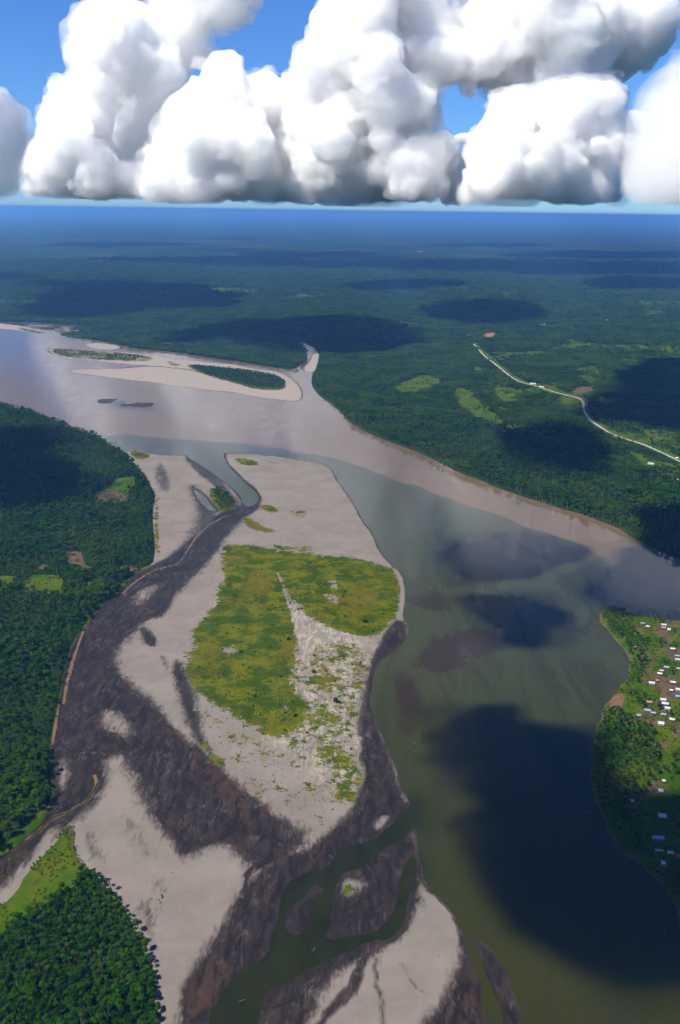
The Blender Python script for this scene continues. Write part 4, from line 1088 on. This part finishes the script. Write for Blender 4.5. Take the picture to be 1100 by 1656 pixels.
# trees and scrub of the village bank
G3 = smooth(L3, 1)
x, y = jgrid(200, 900, 850, 2150, 6.2, 61)
sdv = sdf_world(G3, x, y, 60)
dh = np.min(np.hypot(x[:, None] - HX[None, :38, 0], y[:, None] - HX[None, :38, 1]), 1)
dfront = np.min(np.hypot((x[:, None] - HX[None, :38, 0]) * 1.3, (y[:, None] + 8 - HX[None, :38, 1]) * 0.8), 1)
u, v = to_px(x, y, 3.5)
dirtm = np.zeros(len(x), bool)
for f in VDIRT: dirtm |= S(f, x, y, 40) > -1
for l in VROADS: dirtm |= stroke(l, x, y, 3.4, 20) > 0
VF = [[(969,1004),(975,985),(1006,986),(1022,1000),(1016,1022),(1035,1035),(1046,1050),(1040,1062),(1054,1078),(1040,1098),(1025,1112),(1005,1114),(1016,1087),(1019,1071),(1005,1045),(985,1022)],
      [(972,1160),(1000,1152),(1030,1165),(1056,1184),(1062,1200),(1075,1222),(1070,1250),(1055,1268),(1050,1300),(1045,1345),(1036,1390),(1009,1380),(976,1331),(956,1273),(956,1240),(960,1195)],
      [(1022,1135),(1046,1128),(1062,1140),(1080,1150),(1060,1162),(1030,1150)], [(1080,1215),(1130,1200),(1130,1265),(1085,1262)], [(1078,1290),(1130,1290),(1130,1345),(1080,1345)], [(1030,1385),(1060,1385),(1130,1410),(1130,1640),(1100,1560),(1062,1430)], [(1060,998),(1130,1000),(1120,1006),(1065,1004)], [(1085,1148),(1130,1140),(1130,1165),(1100,1162)]]
infor = anyin(VF, x, y, 0, 40)
scat = fbm(x / 40, y / 40, 66, 3) > 0.16
ok = (sdv > 2) & (dh > 7.5) & (dfront > 6) & ~dirtm
k = ok & infor & (rng.uniform(0, 1, len(x)) < 0.9)
scv = rng.uniform(0.34, 0.72, k.sum()) * np.where(sdv[k] < 8, 0.7, 1)
idx = np.where(rng.uniform(0, 1, k.sum()) < 0.08, rng.integers(6, 8, k.sum()), rng.integers(0, 6, k.sum()))
big = rng.uniform(0, 1, k.sum()) > 0.93; scv = np.where(big, scv * 1.45, scv)
scatter('village_woods', np.column_stack([x[k], y[k], np.full(k.sum(), 3.3)]), scv, C_NEAR, 'low green woods along the village shore', idx)
k2 = np.where(ok & ~infor & scat & (rng.uniform(0, 1, len(x)) < 0.4) & (u < 1110) & (v < 1420))[0]
k2 = k2[np.argsort(v[k2])][:75]
for j, i in enumerate(k2):
    pr = palm_p if j % 6 == 0 else protos[int(rng.integers(0, 5))]
    plant('palm_tree' if j % 6 == 0 else 'tree', float(x[i]), float(y[i]), 3.3, float(rng.uniform(0.42, 0.75)), pr,
          'palm tree standing among the village houses' if j % 6 == 0 else 'small green tree standing in the gardens among the village houses', 'palm tree' if j % 6 == 0 else 'tree', 'village palms' if j % 6 == 0 else 'village garden trees')
x, y = jgrid(200, 900, 850, 2150, 3.6, 63)
sdv = sdf_world(G3, x, y, 60); dh = np.min(np.hypot(x[:, None] - HX[None, :38, 0], y[:, None] - HX[None, :38, 1]), 1)
dirtm = np.zeros(len(x), bool)
for f in VDIRT: dirtm |= S(f, x, y, 40) > 0
for l in VROADS: dirtm |= stroke(l, x, y, 3.0, 20) > 0
k = (sdv > 0.6) & (dh > 6) & (~dirtm | (rng.uniform(0, 1, len(x)) < 0.12)) & (fbm(x / 16, y / 16, 67, 3) > -0.08)
scatter('village_scrub', np.column_stack([x[k], y[k], np.full(k.sum(), 3.4)]), rng.uniform(0.5, 1.7, k.sum()), C_SCRUB, 'bright green gardens, scrub and grass between the village houses')

# ------------------------------------------------------------------ driftwood stranded in the shallows
t = NT('driftwood'); M_DRIFT = t.surf(t.mix(t.ramp(t.noise(0.9, 4), 0.3, 0.7), (0.08, 0.062, 0.048), (0.16, 0.13, 0.105)), 0.9, 0.1)
def driftwood(px, py, L, rot, label, red=False):
    L *= 0.5
    q = gp([(px, py)])[0]; r_ = np.random.default_rng(int(px * 7 + py))
    V, F = [], []; n = 0
    pts = [np.array([-L / 2, 0, 0.25])]
    for k in range(4): pts.append(pts[-1] + np.array([L / 4, r_.uniform(-.1, .1) * L, r_.uniform(-0.05, 0.12)]))
    segs = [(pts[k], pts[k + 1], 0.45 - 0.07 * k, 0.38 - 0.07 * k) for k in range(4)]
    for k in range(5):
        b = pts[1 + k % 3 + (k > 2)]; segs.append((b, b + np.array([r_.uniform(-.1, .3) * L, r_.choice([-1, 1]) * r_.uniform(.12, .3) * L, r_.uniform(0.2, 1.4)]), 0.2, 0.06))
    for k in range(4): segs.append((pts[0], pts[0] + np.array([-0.8, r_.uniform(-1, 1) * 1.3, r_.uniform(-.2, 1.2)]), 0.22, 0.08))
    for s_ in segs:
        v, f = tube(*s_, 6); V.append(v); F.append(f + n); n += len(v)
    o = mesh_obj('driftwood', np.vstack(V), np.vstack(F), M_DRIFT, smooth=True); o.location = (q[0], q[1], 0); o.rotation_euler = (0, 0, R(rot))
    return tag(o, label, 'driftwood', 'driftwood stranded in the river')
for d_ in ((940.5,985.5,9,-10,'stranded tree with a forked tip off the village point'), (963,1007,12,-38,'driftwood trunk close to the shore of the village point'),
           (638,1125,8,50,'pale log on the dark shoal beside the bar'), (670,1202,9,20,'reddish snag in the green channel'), (671.5,1216,6,0,'short log just below the reddish snag'),
           (714,1121,7,60,'thin pale snag right of the dark shoal'), (508,1535,10,55,'bright log lying in the lower green channel'), (391,1618,12,35,'large driftwood tree at the foot of the lower channel'), (1075,1504,16,70,'fallen tree in the shaded mud by the village shore'), (952,1314,16,10,'branching snag in the shaded water below the village'),):
    driftwood(*d_)
# ------------------------------------------------------------------ clouds
import openvdb

def cloud_mat(name, density, aniso=0.0):
    return NT(name).volume((1.0, 1.0, 1.0), density, aniso)

def cloud_mesh(name, cen, rad, vox, mat, base=None, amp=1.0, sq=(1, 1, 1), seed=1, fine=1.0, veil=None):
    """one closed billowing surface round a heap of balls; flat underside at the level base"""
    cen = np.asarray(cen, np.float32); rad = np.asarray(rad, np.float32); sq = np.asarray(sq, np.float32)
    pad = rad.max() * 0.5 + vox * 4
    lo = (cen - rad[:, None] * sq).min(0) - pad * sq; hi = (cen + rad[:, None] * sq).max(0) + pad * sq
    if base is not None: lo[2] = base - 3 * vox - 40
    n = np.ceil((hi - lo) / vox).astype(int) + 1
    ax = [lo[k] + np.arange(n[k], dtype=np.float32) * vox for k in range(3)]
    F = np.full(n, -1e3, np.float32)
    for c, r in zip(cen, rad):
        i0 = [max(0, int((c[k] - (r * 1.6 + vox) * sq[k] - lo[k]) / vox)) for k in range(3)]
        i1 = [min(n[k], int((c[k] + (r * 1.6 + vox) * sq[k] - lo[k]) / vox) + 2) for k in range(3)]
        dx = (ax[0][i0[0]:i1[0]] - c[0])[:, None, None] / sq[0]
        dy = (ax[1][i0[1]:i1[1]] - c[1])[None, :, None] / sq[1]
        dz = (ax[2][i0[2]:i1[2]] - c[2])[None, None, :] / sq[2]
        f = r - np.sqrt(dx * dx + dy * dy + dz * dz)
        sub = F[i0[0]:i1[0], i0[1]:i1[1], i0[2]:i1[2]]
        np.maximum(sub, f, out=sub)
    band = np.argwhere(np.abs(F) < 8 * vox)
    p = lo + band * vox
    d = np.zeros(len(p), np.float32)
    wl = 20 * vox; a = 6.5 * vox * amp
    for k in range(4):
        q = np.abs(vnoise3(p / wl + 31.7 * k, seed + 5 * k))
        d += a * (q - 0.22)
        wl *= 0.5; a *= 0.6
    F[band[:, 0], band[:, 1], band[:, 2]] += d
    if base is not None:
        xx, yy = np.meshgrid(ax[0], ax[1], indexing='ij')
        rag = fbm(xx / (22 * vox), yy / (22 * vox), seed + 3) * 5.5 * vox + fbm(xx / (6 * vox), yy / (6 * vox), seed + 9) * 3.0 * vox
        np.minimum(F, (ax[2][None, None, :] - base - rag[:, :, None]) * 0.8, out=F)
    if base is not None and base > 400: np.minimum(F, ax[2][None, None, :] - (CAM_H + 60), out=F)
    F[0] = F[-1] = -99; F[:, 0] = F[:, -1] = -99; F[:, :, 0] = F[:, :, -1] = -99
    def skin(F, iso):
        g = openvdb.FloatGrid(); g.background = 1000.0
        g.copyFromArray(-np.ascontiguousarray(F))
        return g.convertToPolygons(isovalue=iso, adaptivity=0.0)
    v, t, q = skin(F, 0.0)
    veil_mesh = None
    if veil:
        G = F[::2, ::2, ::2].copy(); Fc = G.copy(); az = ax[2][::2]
        band = np.argwhere((G > -7 * vox) & (G < 2.5 * vox)); p = lo + band * (2 * vox)
        d = np.zeros(len(p), np.float32); wl = 16 * vox; a = 10.0 * vox
        for k in range(3):
            d += a * vnoise3(p / (wl * np.array([1.3, 1.3, 0.8])) + 11.3 * k, seed + 80 + k); wl *= 0.5; a *= 0.62
        G[band[:, 0], band[:, 1], band[:, 2]] += d + 0.7 * vox
        G = np.maximum(G, Fc + 0.6 * vox)
        if base is not None: np.minimum(G, az[None, None, :] - max(base - 60, CAM_H + 52), out=G)
        G[0] = G[-1] = -99; G[:, 0] = G[:, -1] = -99; G[:, :, 0] = G[:, :, -1] = -99
        vv, tt, vq = skin(G, 0.0)
        veil_mesh = mesh_obj('veil', vv * (2 * vox) + lo, vq, veil)
    v = (v * vox + lo).astype(np.float32)
    # fine curls, pushed out along the surface normal
    e1 = v[q[:, 1]] - v[q[:, 0]]; e2 = v[q[:, 3]] - v[q[:, 0]]
    fn = np.cross(e1, e2); N = np.zeros_like(v)
    for k in range(4): np.add.at(N, q[:, k], fn)
    N /= np.linalg.norm(N, axis=1)[:, None] + 1e-9
    dd = np.zeros(len(v), np.float32); wl = 7.0 * vox; a = 1.3 * vox * fine
    for k in range(3):
        dd += a * (np.abs(vnoise3(v / wl + 7.7 * k, seed + 60 + k)) - 0.25)
        wl *= 0.5; a *= 0.62
    v = v + N * dd[:, None]
    if base is not None and base > 400: v[:, 2] = np.maximum(v[:, 2], CAM_H + 46)
    o = mesh_obj(name, v, q, mat)
    if veil_mesh: veil_mesh.parent = o
    return o

def fill_balls(poly, n, rmin, rmax, seed, edge=0.5, tight=False):
    """balls that fill an outline; poly in any flat unit"""
    r_ = np.random.default_rng(seed)
    P = np.asarray(poly, float)
    lo, hi = P.min(0), P.max(0)
    c = r_.uniform(lo, hi, (n * 14, 2))
    d = sdf_world(P, c[:, 0].astype(np.float32), c[:, 1].astype(np.float32), 1e4)
    ok = d > rmin * 0.35
    c, d = c[ok], d[ok]
    order = np.argsort(-d); c, d = c[order], d[order]
    out_c, out_r, out_d = [], [], []
    for p, dd in zip(c, d):
        rr = min(rmax * r_.uniform(0.45, 1.0), dd * 0.8 + rmin * 0.2) * r_.uniform(0.7, 1.0)
        if tight: rr = min(rmax, dd * 0.97)
        if rr < rmin * 0.5: continue
        if out_c:
            q = np.hypot(*(np.array(out_c) - p).T)
            if (q < np.maximum(rr, np.array(out_r)) * edge).any(): continue
        out_c.append(p); out_r.append(rr); out_d.append(dd)
        if len(out_c) >= n: break
    return np.array(out_c), np.array(out_r), np.array(out_d)

def standing_cloud(name, poly_px, dist, base_px, mat, vox, label, seed, rmax=75, n=170, deep=1.0, amp=1.0):
    c, r, d = fill_balls(poly_px, n, 7, rmax, seed)
    r_ = np.random.default_rng(seed + 1)
    k = dist / FPX
    off = r_.uniform(-1, 1, len(c)) * (d * 0.9 + 10) * k * deep
    # each ball keeps the bearing and elevation it is seen at while it moves nearer or farther
    pts = ap(c[:, 0], c[:, 1], dist + off)
    rad = r * (dist + off) / FPX
    for lev in range(2):                       # smaller heads budding from every ball, mostly upwards
        nk = 7 if lev == 0 else 4
        src = pts if lev == 0 else pts[len(c):]
        srad = rad if lev == 0 else rad[len(c):]
        dr = r_.normal(0, 1, (len(src), nk, 3)); dr[..., 2] += 0.35
        dr /= np.linalg.norm(dr, axis=2)[..., None]
        nr = srad[:, None] * r_.uniform(0.22, 0.55, (len(src), nk))
        np_ = src[:, None, :] + dr * (srad[:, None] * r_.uniform(0.72, 0.98, (len(src), nk)))[..., None]
        keep = (nr > 0.9 * vox).ravel()
        pts = np.vstack([pts, np_.reshape(-1, 3)[keep]]); rad = np.concatenate([rad, nr.ravel()[keep]])
    base = ap(np.float64(560), np.float64(base_px), dist)[2]
    o = cloud_mesh(name, pts, rad, vox, mat, base, amp, seed=seed, veil=cm_veil)
    return tag(o, label, 'cloud', 'cumulus clouds over the horizon')

cm_far = cloud_mat('cloud_vapour', 0.008)
cm_veil = cloud_mat('cloud_veil_vapour', 0.0022)
cm_thin = cloud_mat('cloud_thin_vapour', 0.0045)
cm_near = cloud_mat('cloud_soft_vapour', 0.0028)
cm_rag = cloud_mat('cloud_ragged_vapour', 0.006)
cm_dark = cloud_mat('cloud_dense_vapour', 0.09)
cm_high = cloud_mat('cloud_overhead_vapour', 0.03)

CL_LEFT = [(33,300),(38,250),(62,205),(85,155),(120,118),(108,55),(150,18),(200,12),(240,20),(262,70),(300,105),(285,130),(240,135),(205,150),(180,175),(165,215),(190,250),(215,262),(262,275),(258,330),(120,335),(50,330)]
CL_LEFT_SOFT = [(225,20),(260,-20),(280,-120),(400,-140),(430,-60),(404,15),(375,42),(345,45),(335,85),(310,100),(300,130),(310,190),(290,270),(260,290),(200,260),(170,220),(190,150),(245,110)]
CL_MID = [(235,335),(232,260),(262,200),(298,140),(330,108),(368,90),(390,112),(412,132),(445,113),(480,122),(490,100),(505,85),(508,50),(525,12),(545,-60),(560,-160),(640,-220),(720,-150),(728,15),(768,0),(780,-40),(850,-120),(960,-130),(1060,-60),(1098,30),(1088,78),(1050,100),(1000,120),(960,150),(880,165),(800,150),(770,142),(716,140),(702,190),(705,232),(735,240),(755,262),(762,335),(600,338),(420,338)]
CL_RIGHT = [(748,335),(742,290),(758,225),(775,195),(800,150),(850,152),(900,140),(985,128),(1012,150),(1003,190),(1052,188),(1055,230),(1010,290),(1008,335),(900,338)]
CL_SOFT = [(1000,345),(1002,280),(1035,235),(1060,170),(1100,105),(1190,80),(1280,200),(1280,350),(1100,352)]
CL_EDGE = [(-130,330),(-120,190),(-30,140),(12,150),(40,205),(42,280),(30,325)]
standing_cloud('cumulus_cloud', CL_LEFT, 13600, 320, cm_far, 22, 'tall ragged white cumulus cloud with a grey hollow, at the upper left', 11, 44, 260)
standing_cloud('cumulus_cloud', CL_LEFT_SOFT, 14600, 322, cm_thin, 26, 'thin grey veil of cloud behind the tall white cloud at the upper left', 16, 40, 160)
standing_cloud('cumulus_cloud', CL_MID, 13000, 326, cm_far, 24, 'huge bright white cumulus cloud piled up over the middle of the horizon', 12, 62, 420)
standing_cloud('cumulus_cloud', CL_RIGHT, 12200, 322, cm_far, 20, 'lower puffy white cumulus cloud below and right of the blue gap', 13, 42, 200)
standing_cloud('cumulus_cloud', CL_SOFT, 5200, 347, cm_near, 24, 'soft grey-white cloud cut off by the right edge of the picture', 14, 60, 60, amp=0.7)
standing_cloud('cumulus_cloud', CL_EDGE, 9000, 324, cm_near, 30, 'dim grey cloud bank cut off by the left edge', 15, 45, 60, amp=0.7)

# clouds overhead and behind the camera's top edge: they throw the shade on the forest and the river
def shade_cloud(poly_px, z, seed, n=170, thick=0.75, dens=None, rfac=0.5):
    P = smooth(gp(poly_px), 1)
    c, r, d = fill_balls(P, n, max(16, 0.025 * np.ptp(P[:, 0])), 0.75 * d_max(P), seed, 0.33, True)
    sh = np.array([SUN.x, SUN.y]) * (z / SUN.z)
    pts = np.column_stack([c + sh, z + rng.uniform(-0.2, 0.2, len(c)) * r])
    vox = max(14.0, np.ptp(P[:, 0]) / 60)
    o = cloud_mesh('overhead_cloud', pts, r, vox, dens or cm_high, z - 0.35 * r.max(), 0.9, (1, 1, thick), seed, veil=cm_rag)
    return o
def d_max(P):
    lo, hi = P.min(0), P.max(0)
    g = np.random.default_rng(1).uniform(lo, hi, (600, 2)).astype(np.float32)
    return float(sdf_world(P, g[:, 0], g[:, 1], 1e5).max())

SHADES = [
 ([(75,485),(100,470),(180,462),(260,459),(340,470),(368,486),(340,500),(280,498),(200,506),(140,516),(85,510)], 3400),
 ([(285,548),(330,532),(390,522),(450,520),(530,512),(600,520),(655,545),(640,562),(590,572),(520,570),(470,560),(400,547),(350,548),(310,560)], 3000),
 ([(675,502),(760,486),(820,489),(875,500),(850,520),(780,526),(720,516)], 3400),
 ([(1015,600),(1060,582),(1110,585),(1170,600),(1170,715),(1100,708),(1040,690),(985,690),(955,668),(1000,640)], 2600),
 ([(808,702),(870,690),(930,692),(965,720),(1005,752),(960,775),(900,762),(850,742),(822,722)], 2400),
 ([(1040,850),(1100,828),(1170,850),(1190,1000),(1060,985),(1000,960),(968,932),(985,905),(1030,885)], 2300),
 ([(757,915),(790,885),(830,872),(900,872),(945,882),(955,905),(900,915),(850,925),(800,940),(765,930)], 2300),
 ([(770,975),(810,965),(860,985),(910,985),(880,1005),(890,1050),(840,1030),(800,1000)], 2300),
 ([(742,1190),(772,1158),(800,1140),(825,1165),(870,1190),(925,1192),(950,1240),(990,1285),(1060,1312),(1180,1335),(1260,1500),(1200,1630),(1050,1580),(985,1540),(915,1515),(870,1465),(830,1420),(790,1365),(758,1290),(748,1235)], 2200),
 ([(-120,720),(0,703),(55,698),(108,718),(65,738),(95,778),(135,795),(130,812),(60,818),(0,822),(-120,830)], 2400),
 ([(820,414),(900,406),(1120,408),(1120,416),(920,421)], 6200),
 ([(930,458),(1000,449),(1110,452),(1120,467),(1000,471)], 4400),
 ([(560,464),(650,456),(770,459),(700,469),(600,473)], 4200),
 ([(380,411),(470,406.5),(600,408),(560,415),(440,417)], 6200),
 ([(-60,447),(20,443),(48,449),(20,456),(-60,457)], 4600),
 ([(640,397),(760,393),(900,395),(800,401)], 7500),
 ([(40,396),(150,392),(330,394),(200,400)], 7500),
]
OVER_LABELS = ['overhead cloud shading the far forest behind the upper river', 'overhead cloud shading the forest around the creek mouth',
 'overhead cloud shading the far forest beyond the red clearing', 'overhead cloud shading the forest east of the road bend',
 'overhead cloud shading the forest south of the road', 'overhead cloud shading the river mouth beside the village point',
 'ragged overhead cloud shading the mid river', 'small ragged overhead cloud shading the river shoals',
 'large overhead cloud shading the lower river and village', 'overhead cloud shading the left bank forest', 'high cloud shading the right of the far plain', 'high cloud shading the hamlet country at the right', 'high cloud shading the far forest in the middle', 'high cloud shading the plain under the great middle cloud', 'high cloud shading the far left of the plain', 'very high cloud shading the plain right of the middle near the horizon', 'very high cloud shading the plain at the left near the horizon']
for i, (pl, z) in enumerate(SHADES):
    o = shade_cloud(pl, z, 40 + i, dens=cm_dark if i in (5, 6, 7) else None)
    tag(o, OVER_LABELS[i], 'cloud', 'clouds overhead that shade the ground')

# small unseen clouds added behind the great ones to streak the plain with shade
r_ = np.random.default_rng(77)
kinds = []
for k in range(3):
    nb = 26
    cc = np.column_stack([r_.normal(0, 420, nb), r_.normal(0, 300, nb), np.abs(r_.normal(0, 150, nb)) + 90])
    kinds.append(cloud_mesh('hidden_shade_cloud', cc, r_.uniform(110, 290, nb), 55, cm_thin, 20, 0.8, (1, 1, 0.7), 90 + k))
for o in kinds: COL.objects.unlink(o)
for j in range(15):
    yy_ = 17000 * (50000 / 17000) ** r_.uniform(0, 1)
    hid = [(70, 250), (260, 480), (300, 680), (520, 690), (790, 980)][j % 5]      # only where the great clouds stand in front
    pt = ap(np.float64(r_.uniform(*hid)), np.float64(r_.uniform(215, 300)), yy_); xx_, zz_ = float(pt[0]), float(pt[2])
    o = kinds[j % 3].copy(); COL.objects.link(o)
    o.location = (xx_, yy_, zz_); s_ = r_.uniform(0.5, 1.0) * (1 + yy_ / 60000)
    o.scale = (s_ * r_.uniform(0.9, 1.3), s_, s_ * 0.55); o.rotation_euler = (0, 0, r_.uniform(-0.4, 0.4))
    tag(o, 'unseen small cloud added far behind the great clouds to shade the far plain', 'cloud', 'unseen small clouds added to shade the far plain')
# ------------------------------------------------------------------ the air
def haze_box():
    x0, x1, y0, y1, z0, z1 = -150000, 150000, -20000, 160000, -9.5, CAM_H + 34
    v = [(x, y, z) for x in (x0, x1) for y in (y0, y1) for z in (z0, z1)]
    f = [(0, 1, 3, 2), (4, 6, 7, 5), (0, 4, 5, 1), (2, 3, 7, 6), (0, 2, 6, 4), (1, 5, 7, 3)]
    mt = NT('haze_air').volume((0.20, 0.48, 1.0), 0.000032, 0.2)
    o = mesh_obj('haze', v, f, mt, smooth=False)
    tag(o, 'blue haze lying over the forest plain', 'haze', kind='stuff')
haze_box()
